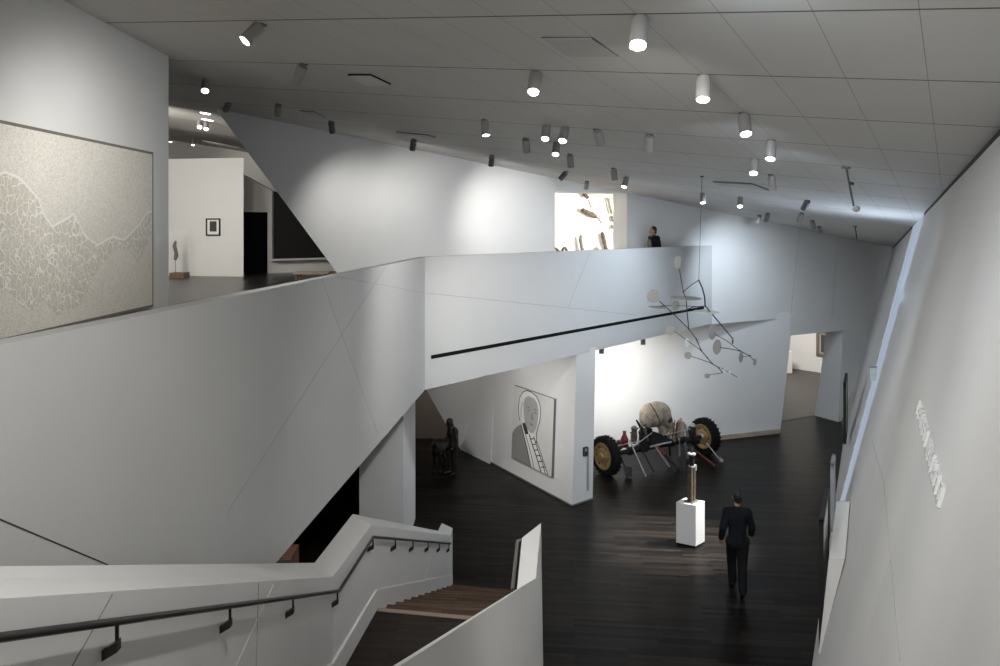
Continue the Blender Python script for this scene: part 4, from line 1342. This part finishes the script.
# skull in profile, facing along the axle
SC = YS = vp(655, 414).y / FOC
ko = vp(655, 414)
def sk(px, py, d=0.0): return vp(px, py, d)
k_ = SC * 1.13
shapes = [('e', sk(652.5, 415), (.36, .36, .33)), ('e', sk(658, 413), (.36, .33, .31)), ('e', sk(662, 416), (.26, .27, .24)), ('e', sk(648, 419), (.24, .30, .24)),
          ('c', sk(664, 413, -.16), sk(668.5, 415, -.12), .10, .07), ('c', sk(664, 413, .16), sk(668.5, 415, .12), .10, .07),
          ('e', sk(668.5, 427.5), (.15, .17, .20)), ('c', sk(668, 416), sk(671, 421), .09, .07), ('c', sk(668, 424, -.14), sk(672, 427, -.08), .09, .08), ('c', sk(668, 424, .14), sk(672, 427, .08), .09, .08),
          ('c', sk(660, 423, -.2), sk(668, 424, -.16), .05, .08), ('c', sk(660, 423, .2), sk(668, 424, .16), .05, .08),
          ('c', sk(667, 429), sk(672.5, 431), .12, .10), ('c', sk(663, 434), sk(671.5, 435), .11, .085), ('c', sk(660, 426, -.16), sk(662, 434, -.12), .07, .08), ('c', sk(660, 426, .16), sk(662, 434, .12), .07, .08)]
skull = blob('skull', shapes, M['bone'], vh, .025, 5, world=True)
m_ = MB()
m_.ball(sk(668.6, 419.5, -.19), (.10, .09, .095), 8)
m_.ball(sk(668.6, 419.5, .19), (.10, .09, .095), 8)
m_.build('eye_socket', M['bone_crack'], skull, smooth=True)
m_ = MB(); m_.ball(sk(673.2, 424.5, 0), (.05, .05, .06), 6); m_.build('nose_hole', M['bone_crack'], skull)
for k in range(6):
    m_ = MB(); q = sk(668.5 + k * .9, 433 - .1 * k, -.10 + .02 * k); m_.box(q.x - .012, q.x + .012, q.y - .02, q.y + .02, q.z - .045, q.z + .03); m_.build('tooth', M['paper'], skull)
m_ = MB()
def on_skull(px, py): return vp(px, py, -.33)
cr_pts = [sk(650, 403.5, -.15), sk(653, 408, -.34), sk(656, 413, -.385), sk(659, 419, -.36), sk(660, 424, -.30)]
m_.tube(cr_pts, .014, 5)
m_.tube([sk(661, 402.8, -.05), sk(665, 407, -.22), sk(667, 412, -.26)], .012, 5)
m_.build('suture', M['bone_crack'], skull)
# objects riding on the axle
r_ = vp(624.5, 440)
m_ = MB()
m_.lathe([(.09, 0), (.10, .03), (.10, .22), (.06, .30), (.04, .36), (.05, .42)], vp(624.5, 447), (0, 0, 1), 14); m_.build('canister', M['red'], vh, smooth=True)
m_ = MB(); m_.prism([vp(621, 448, -.1), vp(629, 446.5, -.1), vp(628, 441, -.1), vp(622, 442, -.1)], vn * .2); m_.build('red_bracket', M['darkred'], vh)
m_ = MB(); m_.lathe([(.05, 0), (.085, .06), (.09, .2), (.07, .34), (.09, .42), (.05, .46), (.02, .47)], vp(633.8, 443.5), (.03, 0, 1), 14); m_.build('brass_shell', M['olive'], vh, smooth=True)
m_ = MB(); m_.lathe([(.06, 0), (.06, .06), (.03, .1)], vp(640.5, 434), (0, 0, 1), 10); m_.tube([vp(640.5, 447), vp(640.5, 433)], .02, 6); m_.build('valve', M['iron'], vh)
m_ = MB(); m_.tube([vp(636.3, 420), vp(640.5, 426.5), vp(648, 436)], [.02, .045, .05], 8); m_.build('horn', M['iron'], vh)
m_ = MB(); m_.tube([vp(611.5, 441), vp(611.5, 438.5), vp(613, 438), vp(616, 441), vp(616, 449)], .018, 6); m_.build('pipe', M['silver'], vh)
blob('carved_stand', [('c', vp(679, 436), vp(680.5, 427), .07, .06), ('c', vp(680.5, 427), vp(680.8, 418.5), .06, .03), ('c', vp(677.5, 427), vp(676, 433), .04, .05), ('c', vp(679, 421), vp(677, 425), .05, .05)], M['tan'], vh, .018, 3, world=True)
for a_, b_, r_, mt_ in (((617, 451), (622, 446), .05, 'iron'), ((644, 428), (648, 441), .04, 'olive'), ((657, 438), (664, 440), .07, 'iron'), ((670, 437), (675, 441), .05, 'tan'), ((685, 424), (688, 437), .035, 'silver')):
    m_ = MB(); m_.lathe([(r_ * .6, 0), (r_, .03), (r_, (vp(*b_) - vp(*a_)).length - .03), (r_ * .6, (vp(*b_) - vp(*a_)).length)], vp(*a_, -.1), vp(*b_, -.1) - vp(*a_, -.1), 12); m_.build('fitting', M[mt_], vh, smooth=True)
for a_, b_, mt_ in (((630, 433), (646, 424), 'wire'), ((661, 436), (690, 429), 'pole'), ((612, 447), (640, 441), 'pole'), ((675, 420), (672, 441), 'wire'), ((653, 432), (633, 447), 'pole')):
    m_ = MB(); m_.tube([vp(*a_, -.16), vp(*b_, -.16)], .013, 6); m_.build('rod', M[mt_], vh)
m_ = MB(); m_.tube([vp(677.5, 422, -.08), vp(675.5, 437, -.08)], .03, 6); m_.build('red_strap', M['red'], vh)
m_ = MB(); m_.prism([vp(681, 437, -.08), vp(684.5, 436.5, -.08), vp(684.8, 422, -.08), vp(681.5, 422, -.08)], vn * .16); m_.build('pale_board', M['skirt'], vh)
blob('engine_block', [('c', vp(691, 436), vp(692, 428), .12, .11), ('c', vp(690, 440), vp(697, 441), .10, .10), ('c', vp(687, 441), vp(690, 436), .08, .08)], M['iron'], vh, .022, 3, world=True)
m_ = MB(); m_.lathe([(.10, 0), (.11, .04), (.06, .09), (.02, .1)], vp(692.5, 426.8), (0, 0, 1), 14); m_.build('engine_cap', M['silver'], vh, smooth=True)
# splayed poles and tools reaching the floor
poles = [((629.5, 440), (646, 476.5), .012, 'pole'), ((640, 446), (654, 472), .012, 'iron'), ((653, 443), (669.5, 467), .018, 'pole'), ((655, 444), (679, 469.5), .028, 'iron'),
         ((665.5, 436), (687.5, 448), .02, 'silver'), ((679, 439), (679.5, 456), .02, 'pole'), ((685, 443), (687.5, 458), .022, 'silver'), ((690.5, 430), (698, 455), .014, 'iron'),
         ((619, 453), (628, 474), .014, 'iron'), ((669, 444), (670, 455), .02, 'iron')]
for a, b, r, mt in poles:
    top_ = vp(*a, -.12); bot_ = on_z(b[0], b[1], r)
    m_ = MB(); m_.tube([top_, bot_], r * 1.45, 8); m_.build('pole', M[mt], vh)
m_ = MB(); tp = vp(626.5, 471, -.8); fl = on_z(628.5, 476.5, .02)
e1_ = (on_z(632, 477, 0.02) - fl); m_.prism([fl - e1_, fl + e1_, fl + e1_ * .7 + V3(.05, .12, .22), fl - e1_ * .7 + V3(-.05, .12, .22)], (0, .012, 0)); m_.build('shovel_blade', M['iron'], vh)
m_ = MB(); a, b = vp(695.5, 451, -.5), on_z(714.5, 466, .05); m_.tube([a, lerp(a, b, .5), b], [.022, .04, .05], 10); m_.build('red_club', M['darkred'], vh, smooth=True)
m_ = MB(); a, b = vp(706.5, 443, -.25), on_z(722.5, 463, .02); m_.tube([a, b], .016, 8); m_.build('pole', M['pole'], vh)
m_ = MB(); d_ = (b - a).normalized(); m_.lathe([(.05, -.12), (.06, -.02), (.03, .03)], b - d_ * .02 + V3(0, 0, .03), d_, 10); m_.build('mallet_head', M['bone'], vh)
m_ = MB(); a = vp(655, 444, -.14); b = on_z(679, 469.5, .028); m_.tube([a, lerp(a, b, .42)], .032, 8); m_.build('red_grip', M['red'], vh)

# ------------------------------------------------------------------ pedestal and totem
p1, p2, p3 = on_z(676, 544, 0), on_z(695.7, 548, 0), on_z(704.8, 543, 0)
p4 = p1 + p3 - p2
pc = (p1 + p3) / 2
ped = thing('pedestal', 'white square pedestal on the dark floor under the bronze totem', 'pedestal', pc)
m_ = MB(); m_.prism([lerp(p, pc, .06) for p in (p1, p2, p3, p4)], (0, 0, .03)); m_.build('plinth', M['black'], ped)
m_ = MB(); m_.prism([p + V3(0, 0, .03) for p in (p1, p2, p3, p4)], (0, 0, .825)); m_.build('body', M['white'], ped, bevel=.006)
PH_ = .855
tt = thing('bronze_totem', 'slender brown bronze totem figure standing on the white pedestal', 'sculpture', (pc.x + .02, pc.y, PH_), math.atan2((p3 - p2).y, (p3 - p2).x))
m_ = MB(); m_.box(-.12, .13, -.10, .10, 0, .02); m_.build('base', M['bronze_patina'], tt, world=False)
m_ = MB()
for x0, x1 in ((-.085, -.01), (.015, .09)):
    m_.hexa([Vector((x0, -.05, .02)), Vector((x1, -.05, .02)), Vector((x1, .05, .02)), Vector((x0, .05, .02))], [Vector((x0 + .01, -.05, .72)), Vector((x1 + .0, -.05, .72)), Vector((x1, .05, .72)), Vector((x0 + .01, .05, .72))])
m_.box(-.07, .08, -.03, .03, .1, .70)
m_.build('body', M['bronze_patina'], tt, world=False, bevel=.006)
m_ = MB(); m_.box(-.05, .09, -.055, .055, .70, .735); m_.box(.065, .1, -.06, .06, .62, .74); m_.build('collar', M['silver'], tt, world=False)
m_ = MB(); m_.lathe([(.05, 0), (.06, .08), (.045, .15), (.06, .2)], (.01, 0, .735), (0, 0, 1), 12); m_.build('neck', M['bronze'], tt, smooth=True, world=False)
m_ = MB(); m_.lathe([(.06, 0), (.08, .015), (.08, .045), (.05, .055), (.02, .058)], (.01, 0, .935), (0, 0, 1), 14); m_.build('head', M['silver'], tt, smooth=True, world=False)
m_ = MB(); m_.tube([(.02, 0, .99), (.0, .0, 1.05), (-.01, 0, 1.10)], [.03, .025, .01], 8); m_.build('crest', M['bronze'], tt, world=False)

# things in the room beyond the lower doorway
bp2 = on_z(789, 374, 0)
pd = thing('pedestal', 'white pedestal seen at the left edge of the lower doorway', 'pedestal', bp2)
m_ = MB(); m_.box(bp2.x - .3, bp2.x + .14, bp2.y, bp2.y + .4, .03, .98); m_.build('body', M['white'], pd, bevel=.005)
m_ = MB(); m_.box(bp2.x - .28, bp2.x + .12, bp2.y + .02, bp2.y + .38, 0, .03); m_.build('plinth', M['black'], pd)
ew = (e1 - e0).normalized(); en = ew.cross(Vector((0, 0, 1))).normalized()
if en.y > 0: en = -en
def on_b(px, py): return on_plane(px, py, e0, en)
bc0, bc1 = on_b(817, 355.5), on_b(834, 331.5)
fp2 = thing('framed_picture', 'gilt-framed dark picture on the white wall beyond the lower doorway', 'picture', (bc0 + bc1) / 2)
ctr = (bc0 + bc1) / 2; ax = ew; ng = en; w_ = (bc1 - bc0).dot(ew); h_ = bc1.z - bc0.z
m_ = MB()
for cx, cz_, hw, hh in ((0, h_ / 2 - .06, w_ / 2, .06), (0, -h_ / 2 + .06, w_ / 2, .06), (-w_ / 2 + .06, 0, .06, h_ / 2), (w_ / 2 - .06, 0, .06, h_ / 2)):
    flat(m_, cx, cz_, hw, hh, 0, .09)
m_.build('frame', M['frame_dark'], fp2)
m_ = MB(); flat(m_, 0, 0, w_ / 2 - .11, h_ / 2 - .11, 0, .03); m_.build('mount', M['skirt'], fp2)
m_ = MB(); flat(m_, 0, 0, w_ / 2 - .19, h_ / 2 - .19, .03, .035); m_.build('print', M['print'], fp2)

# ------------------------------------------------------------------ works, lettering and sign on the right wall
dR = Vector((.5045, 1, 0)).normalized(); nR = Vector((-1, .5045, 0)).normalized()
def plumb_frame(name, label, base, length, z0, z1, mat_f, mat_b):
    root = thing(name, label, 'picture', (base.x, base.y, z0), group='framed works low on the right wall')
    p = Vector((base.x, base.y, 0))
    m_ = MB()
    for s0, s1, a, b in ((0, length, z0, z0 + .07), (0, length, z1 - .07, z1), (0, .07, z0, z1), (length - .07, length, z0, z1)):
        m_.prism([p + dR * s0 + V3(0, 0, a), p + dR * s1 + V3(0, 0, a), p + dR * s1 + V3(0, 0, b), p + dR * s0 + V3(0, 0, b)], nR * .06)
    m_.build('frame', mat_f, root)
    m_ = MB(); q = p + nR * .015
    m_.prism([q + dR * .06 + V3(0, 0, z0 + .06), q + dR * (length - .06) + V3(0, 0, z0 + .06), q + dR * (length - .06) + V3(0, 0, z1 - .06), q + dR * .06 + V3(0, 0, z1 - .06)], nR * .03)
    m_.build('backboard', mat_b, root)
b1 = on_y(823.5, 600, 10.25)
plumb_frame('framed_work', 'nearest black-framed work low on the leaning right wall', b1, 1.5, .55, 2.36, M['frame_black'], M['paper'])
b2 = on_y(834, 500, 13.05)
plumb_frame('framed_work', 'pale-framed work low beside the foot of the daylight slot', b2, .7, 1.05, 2.25, M['plastic_grey'], M['paper'])
b3 = on_y(846, 420, 18.0)
plumb_frame('framed_work', 'farthest black-framed work on the right wall near the doorway', b3, 1.3, 1.15, 2.65, M['frame_black'], M['paper'])

# raised lettering seen nearly edge-on
lt = thing('raised_lettering', 'row of raised white letters seen edge-on on the leaning right wall', 'lettering', rw(4.55, 4.79))
yy = 4.56
upv = Vector((.278, 0, 1)).normalized(); alv = Vector((.5045, 1, 0)).normalized()
zt_, hh_ = 4.72, .13
k = 0
random.seed(3)
while yy < 6.95:
    w = random.choice((.09, .11, .12, .075))
    m_ = MB(); p = rw(yy, zt_)
    def bar(s0, s1, v0, v1):
        m_.prism([p + alv * s0 + upv * v0, p + alv * s1 + upv * v0, p + alv * s1 + upv * v1, p + alv * s0 + upv * v1], -NR * .022)
    bar(0, .024, 0, hh_)
    if k % 4 == 0: bar(w - .024, w, 0, hh_); bar(.024, w - .024, hh_ - .024, hh_); bar(.024, w - .024, 0, .024)
    elif k % 4 == 1: bar(.024, w, 0, .024); bar(.024, w, hh_ - .024, hh_); bar(.024, w * .8, hh_ / 2 - .012, hh_ / 2 + .012)
    elif k % 4 == 2: bar(w - .024, w, 0, hh_); bar(.024, w - .024, hh_ / 2 - .012, hh_ / 2 + .012)
    else: bar(.024, w, 0, .024)
    m_.build('letter', M['fascia'], lt)
    yy += w * .9 + (.05 if k % 7 else .12); k += 1

q = on_right(877, 373)
es = thing('exit_sign', 'small pale green glass exit sign on the leaning wall by the daylight slot', 'sign', q)
sv = Vector((-1, -.15, 0)).normalized()
m_ = MB(); m_.prism([q + V3(0, 0, -.16), q + sv * .15 + V3(0, 0, -.16), q + sv * .15 + V3(0, 0, .10), q + V3(0, 0, .10)], (0, .012, 0)); m_.build('glass', M['sign_glass'], es)
m_ = MB(); m_.prism([q + V3(0, 0, .10), q + sv * .16 + V3(0, 0, .10), q + sv * .16 + V3(0, 0, .13), q + V3(0, 0, .13)], (0, .03, 0)); m_.build('housing', M['lamp_white'], es)
fc = bpy.data.curves.new('sign_text', 'FONT'); fc.body = 'EXIT'; fc.size = .062; fc.extrude = .003; fc.align_x = 'CENTER'; fc.align_y = 'CENTER'
tmp_ = bpy.data.objects.new('tmp_text', fc); COL.objects.link(tmp_)
dg0 = bpy.context.evaluated_depsgraph_get(); dg0.update()
tme = bpy.data.meshes.new_from_object(tmp_.evaluated_get(dg0)); bpy.data.objects.remove(tmp_)
tme.materials.clear(); tme.materials.append(M['sign_green'])
fo = bpy.data.objects.new('letters', tme); COL.objects.link(fo)
fo.parent = es; fo.location = sv * .075 + Vector((0, -.004, -.03)); fo.rotation_euler = (math.pi / 2, 0, math.atan2(-sv.y, -sv.x))

# ------------------------------------------------------------------ ceiling fittings
cn = Vector(CEIL_N).normalized()
def ceil_panel(name, label, cat, quad, mats, drop=.012, rim=.02):
    Q = [on_ceil(*p) for p in quad]
    root = thing(name, label, cat, sum(Q, Vector()) / 4)
    ctr_ = sum(Q, Vector()) / 4
    m_ = MB(); m_.prism([q + cn * .004 for q in Q], -cn * drop); m_.build('frame', mats[0], root)
    m_ = MB(); m_.prism([lerp(q, ctr_, rim) - cn * (drop - .006) for q in Q], -cn * .008); m_.build('panel', mats[1], root)
ceil_panel('access_panel', 'square grey access panel in the ceiling left of the brightest spotlight', 'ceiling panel', [(541, 37), (592, 37), (619, 56), (568, 56)], (M['lamp_grey'], M['panel']), .010, .035)
ceil_panel('air_diffuser', 'pale four-sided ceiling panel with a dark edge above the long back wall', 'ceiling panel', [(348, 74), (371, 74), (391, 83.5), (366, 84.5)], (M['black'], M['white']), .022, .035)
ceil_panel('access_panel', 'long flat panel in the ceiling beside the far cluster of lit spotlights', 'ceiling panel', [(713, 181), (752, 183), (770, 189.5), (722, 184.8)], (M['lamp_grey'], M['panel']), .03, .03)
ceil_panel('access_panel', 'thin dark-edged panel in the ceiling near the top of the back wall', 'ceiling panel', [(396, 131.5), (428, 134.5), (436, 137), (405, 134.5)], (M['lamp_grey'], M['panel']), .02, .06)
ceil_panel('access_panel', 'thin dark-edged panel in the ceiling by the slanted end of the back wall', 'ceiling panel', [(300, 110), (314, 111), (326, 117), (310, 114)], (M['lamp_grey'], M['panel']), .02, .06)

def downlight(px, py, label, r=.07):
    c = on_ceil(px, py); root = thing('downlight', label, 'ceiling light', c, group='round recessed downlights')
    m_ = MB(); m_.lathe([(r + .02, 0), (r + .02, .012), (r, .014)], c + cn * .004, -cn, 20); m_.build('ring', M['lamp_white'], root)
    m_ = MB(); m_.lathe([(r - .004, .012), (r - .004, .017)], c + cn * .002, -cn, 20); m_.build('lens', M['lens_lit'], root)
downlight(745, 186, 'round recessed downlight glowing on the long flat ceiling panel')
downlight(205.5, 113, 'round glowing disc for a light streak on the ceiling just below the bright lamp left of the slanted wall', .12)  # glowing disc standing in for light reflected on the ceiling
downlight(207.5, 119.5, 'round glowing disc for a light streak on the ceiling above the far pair of lit lamps', .14)  # second glowing disc, also a reflected streak rather than a fitting

def rod(p_top, p_end, y_label, head):
    a = on_ceil(*p_top); b = on_y(*p_end, a.y)
    root = thing('ceiling_rod', y_label, 'ceiling fitting', a)
    m_ = MB(); m_.tube([a, b], .014, 8); m_.build('stem', M['wire'], root)
    m_ = MB(); m_.lathe([(.06, 0), (.06, .02)], a, -cn, 12); m_.build('canopy', M['lamp_grey'], root)
    if head:
        m_ = MB(); m_.ball(b + V3(.02, -.02, -.01), (.05, .05, .045), 8); m_.build('camera_dome', M['lamp_white'], root, smooth=True)
        m_ = MB(); m_.tube([lerp(a, b, .38), lerp(a, b, .38) + V3(.06, 0, -.02)], .02, 6); m_.build('clamp', M['wire'], root)
rod((846, 167), (854, 208), 'long black rod with a small white dome hanging from the ceiling', True)
rod((855, 226), (857, 239), 'short black rod hanging from the ceiling near the far right corner', False)

# spotlights: shared meshes, one Empty with its own copies of the parts for each
def proto_mesh(mb_, name, mat, smooth=True):
    o = mb_.build(name, mat, smooth=smooth); me = o.data; bpy.data.objects.remove(o); return me
LH = .25
def housing_mesh(mat):
    return proto_mesh(MB().lathe([(.02, -.03), (.058, -.035), (.062, -.045), (.062, -LH), (.055, -LH), (.053, -LH + .02), (.01, -LH + .021)], (0, 0, 0), (0, 0, 1), 24), 'housing', mat)
ME = {'h_w': housing_mesh(M['lamp_white']), 'h_g': housing_mesh(M['lamp_grey']),
      'stem': proto_mesh(MB().lathe([(.02, -.004), (.02, -.05)], (0, 0, 0), (0, 0, 1), 10), 'stem', M['lamp_white']),
      'canopy': proto_mesh(MB().lathe([(.05, .004), (.05, -.012), (.045, -.018)], (0, 0, 0), (0, 0, 1), 20), 'canopy', M['lamp_grey']),
      'lens_on': proto_mesh(MB().lathe([(.052, -LH + .012), (.052, -LH + .004), (.02, -LH - .002)], (0, 0, 0), (0, 0, 1), 20), 'lens', M['lens_lit']),
      'lens_off': proto_mesh(MB().lathe([(.052, -LH + .014), (.05, -LH + .010), (.02, -LH + .006)], (0, 0, 0), (0, 0, 1), 20), 'lens', M['lens_off'])}


def child(name, me, parent, loc=(0, 0, 0), quat=None):
    o = bpy.data.objects.new(name, me); COL.objects.link(o); o.parent = parent; o.location = loc
    if quat is not None:
        o.rotation_mode = 'QUATERNION'; o.rotation_quaternion = quat
    return o


def spotlight(top, end, lit, label, near=True, grey=False, power=None, target=None, angle=60, color=NEUT, drop=0.0, surface=None):
    a = surface if surface is not None else on_ceil(*top)
    d = ray(*end)
    # end point: on the ray to the lens, at the lamp's length from the mount
    L = LH + drop
    dn = d.normalized(); tc = (a - EYE).dot(dn); cl = EYE + dn * tc; gap = (a - cl).length
    off_ = math.sqrt(max(0, L * L - gap * gap))
    e = cl + dn * (-off_ if near else off_)
    axis = (e - a).normalized()
    root = thing('spotlight', label, 'spotlight', a, group='ceiling spotlights')
    child('canopy', ME['canopy'], root)
    quat = Vector((0, 0, -1)).rotation_difference(axis)
    base = axis * drop
    if drop > .01:
        m_ = MB(); m_.tube([a, a + axis * (drop + .04)], .012, 6); m_.build('stem', M['wire'], root)
    else:
        child('stem', ME['stem'], root, (0, 0, 0), quat)
    h = child('housing', ME['h_g' if grey else 'h_w'], root, base, quat)
    child('lens', ME['lens_on' if lit else 'lens_off'], root, base, quat)
    if power:
        tg = Vector(target) if target is not None else a + axis * 5
        src = a + axis * (L + .02)
        l = spot_light('spotlight_beam', src, tg, power, angle, 1.0, color, .05)
        l.parent = root; l.location = src - a
    return a, axis


g = 'ceiling spotlight'
ped_t = Vector((pc.x, pc.y, .6))
paint_t = Vector((XL, 7.0, 6.2))
spotlight((262, 24), (244.5, 41), True, 'large lit spotlight turned towards the left painting, nearest the left wall', power=242.3, target=(XL, 8.1, 5.4), angle=135, color=NEUT)
spotlight((304, 64), (295.5, 82), False, 'unlit white spotlight right of the large lit one by the left wall', near=False)
spotlight((206, 80), (205, 91), True, 'dazzling lit spotlight at the end of the left wall', power=157.8, target=(-5.5, 11, 4.9), angle=110)
spotlight((200, 121), (199.5, 127), True, 'left one of the far pair of lit spotlights above the gallery wall', power=124.3, target=(-9.3, 23.5, 6.8), angle=75, color=WARM)
spotlight((206.5, 122), (206, 129), True, 'right one of the far pair of lit spotlights above the gallery wall', power=124.3, target=(-8.4, 23.2, 6.2), angle=75, color=WARM)
spotlight((171, 136), (170.5, 142), True, 'far lit spotlight seen just past the edge of the left wall')
spotlight((193.5, 138.5), (193, 145), True, 'lowest far lit spotlight above the free-standing gallery wall', power=137.8, target=(-9.5, 31, 8.5), angle=90, color=WARM)
spotlight((229.5, 103), (225.5, 110), False, 'dim unlit spotlight at the top corner of the slanted wall', near=False)
spotlight((278.5, 104), (278, 115), False, 'unlit spotlight close above the top of the slanted wall', near=False)
WW = 105
spotlight((331, 121), (332.5, 132.5), False, 'first grey wall-washing spotlight along the long back wall, from the left', near=False, grey=True, power=200.3, target=bw(-2.8, 6.0), angle=88, color=NEUT)
spotlight((414, 139), (412.3, 150), False, 'second grey wall-washing spotlight along the long back wall, from the left', near=False, grey=True, power=95.8, target=bw(-1.2, 6.0), angle=125, color=NEUT)
spotlight((492, 155), (491, 166), False, 'third grey wall-washing spotlight along the long back wall, from the left', near=False, grey=True, power=275.4, target=bw(.55, 6.3), angle=88, color=NEUT)
spotlight((567, 171.5), (559.5, 180), False, 'tilted grey wall-washing spotlight above the left jamb of the lit opening', near=False, grey=True, power=14.3, target=bw(0.2, 6.0), angle=110)
spotlight((536, 72), (533.3, 92), True, 'lit white spotlight left of the access panel, alone in its row', power=187.9, target=(1.5, 15.5, 2.5), angle=95, color=COOL)
spotlight((484.5, 119.5), (486, 135.5), True, 'faintly lit white spotlight above the middle of the back wall')
spotlight((547, 125), (545, 139), True, 'left one of three lit spotlights hung close together', power=89.7, target=(-.5, 18.8, .8), angle=50)
spotlight((565.5, 127), (562.5, 141), True, 'right one of three lit spotlights hung close together', power=920.0, target=(0.2, 15.3, 4.5), angle=58)
spotlight((557, 142), (555.5, 154.5), True, 'lowest of three lit spotlights hung close together')
spotlight((596.5, 129), (601, 144), False, 'tilted white spotlight right of the three lit ones', near=False, power=417.6, target=(-1.7, 11.8, 4.9), angle=70, color=NEUT)
spotlight((525.5, 138), (527, 152), False, 'unlit spotlight left of the three lit ones', near=False)
spotlight((570, 154), (571, 167), False, 'unlit white spotlight below the three lit ones', near=False)
spotlight((649.5, 134), (649, 151), False, 'upright white spotlight alone in the middle of the ceiling', near=False, power=177.0, target=(5.3, 11.6, 1.0), angle=80, color=NEUT)
spotlight((613.5, 168), (615, 181), False, 'unlit spotlight above the right jamb of the lit opening', near=False)
spotlight((627, 177), (624, 187), True, 'small lit spotlight above the right jamb of the lit opening', power=95, target=bw(4.9, 5.9), angle=80, color=COOL)
spotlight((587, 181), (586, 188), False, 'small unlit spotlight just above the head of the lit opening', near=False)
spotlight((641, 16), (638, 45), True, 'brightest and nearest lit spotlight, right of the access panel', power=706.2, target=(2.0, 14.0, 1.5), angle=105, color=NEUT)
spotlight((704, 75), (703, 100), True, 'lit spotlight second along the diagonal row from the brightest one', power=50.4, target=ped_t, angle=40, color=NEUT)
spotlight((743.5, 113), (746, 134), True, 'lit spotlight third along the diagonal row from the brightest one', power=224.2, target=(4.4, 18.5, 3.2), angle=92, color=COOL)
spotlight((771.5, 140), (770, 159), True, 'lit spotlight at the right end of the diagonal row', power=198.4, target=(8.6, 19.6, 1.8), angle=95, color=COOL)
spotlight((755, 159), (753.5, 173.5), True, 'lit spotlight just left of and below the right end of the diagonal row', power=191.7, target=(0.8, 15.8, 3.6), angle=75, color=NEUT)
spotlight((771, 174.5), (773, 190), False, 'unlit white spotlight at the end of the long flat ceiling panel', near=False)
spotlight((740.5, 197), (740, 206.5), True, 'dazzling far lit spotlight right of the mobile cable', power=536.1, target=(2.4, 17.8, 4.6), angle=120, color=COOL)
spotlight((702.5, 193), (702.8, 203), True, 'small lit spotlight hung on the line of the mobile cable', power=43.9, target=(5.0, 20.4, 1.0), angle=60, color=COOL)
spotlight((808, 200), (803.5, 209), False, 'dark tilted spotlight left of the long black rod, aimed at the pedestal', near=False, grey=True, power=9963.4, target=ped_t, angle=28)
spotlight((802.5, 212.5), (798.8, 221), False, 'pale tilted spotlight below the one left of the long black rod', near=False, power=131.3, target=bl_(7.6, 1.8), angle=100, color=COOL)
spotlight((812, 220), (814, 229), False, 'far pale spotlight near the top of the back wall, left of a clustered pair', near=False)
spotlight((819, 226), (820.5, 232), False, 'rightmost far spotlight near the top of the back wall', near=False)
spotlight((768, 213), (766, 221), False, 'far spotlight right of the dazzling lamp near the back wall', near=False, power=321.1, target=bw(7.0, 4.2), angle=110, color=COOL)
spotlight((760, 215), (757.5, 222), False, 'farther small spotlight between the dazzling lamp and its neighbour', near=False)
# two lamps under the bridge
for px, lab, pw_, tgt in ((601.5, 'left one of two lamps under the bridge, above the left tractor wheel', 829.8, bl_(2.6, 2.5)), (643, 'right one of two lamps under the bridge, above the giant skull', 108.7, bl_(4.6, 1.9))):
    u = (px - HX) / FOC
    # on the soffit, a little behind the bridge edge
    p_edge = on_fr(px, 340)
    y = p_edge.y + .35
    zs_ = 3.60
    spotlight((px, 300), (px, 226 + (6.46 - (zs_ - .25)) / y * FOC), False, lab, near=False, grey=True, power=pw_, target=tgt, angle=95, color=NEUT, surface=Vector((u * y, y, zs_)))
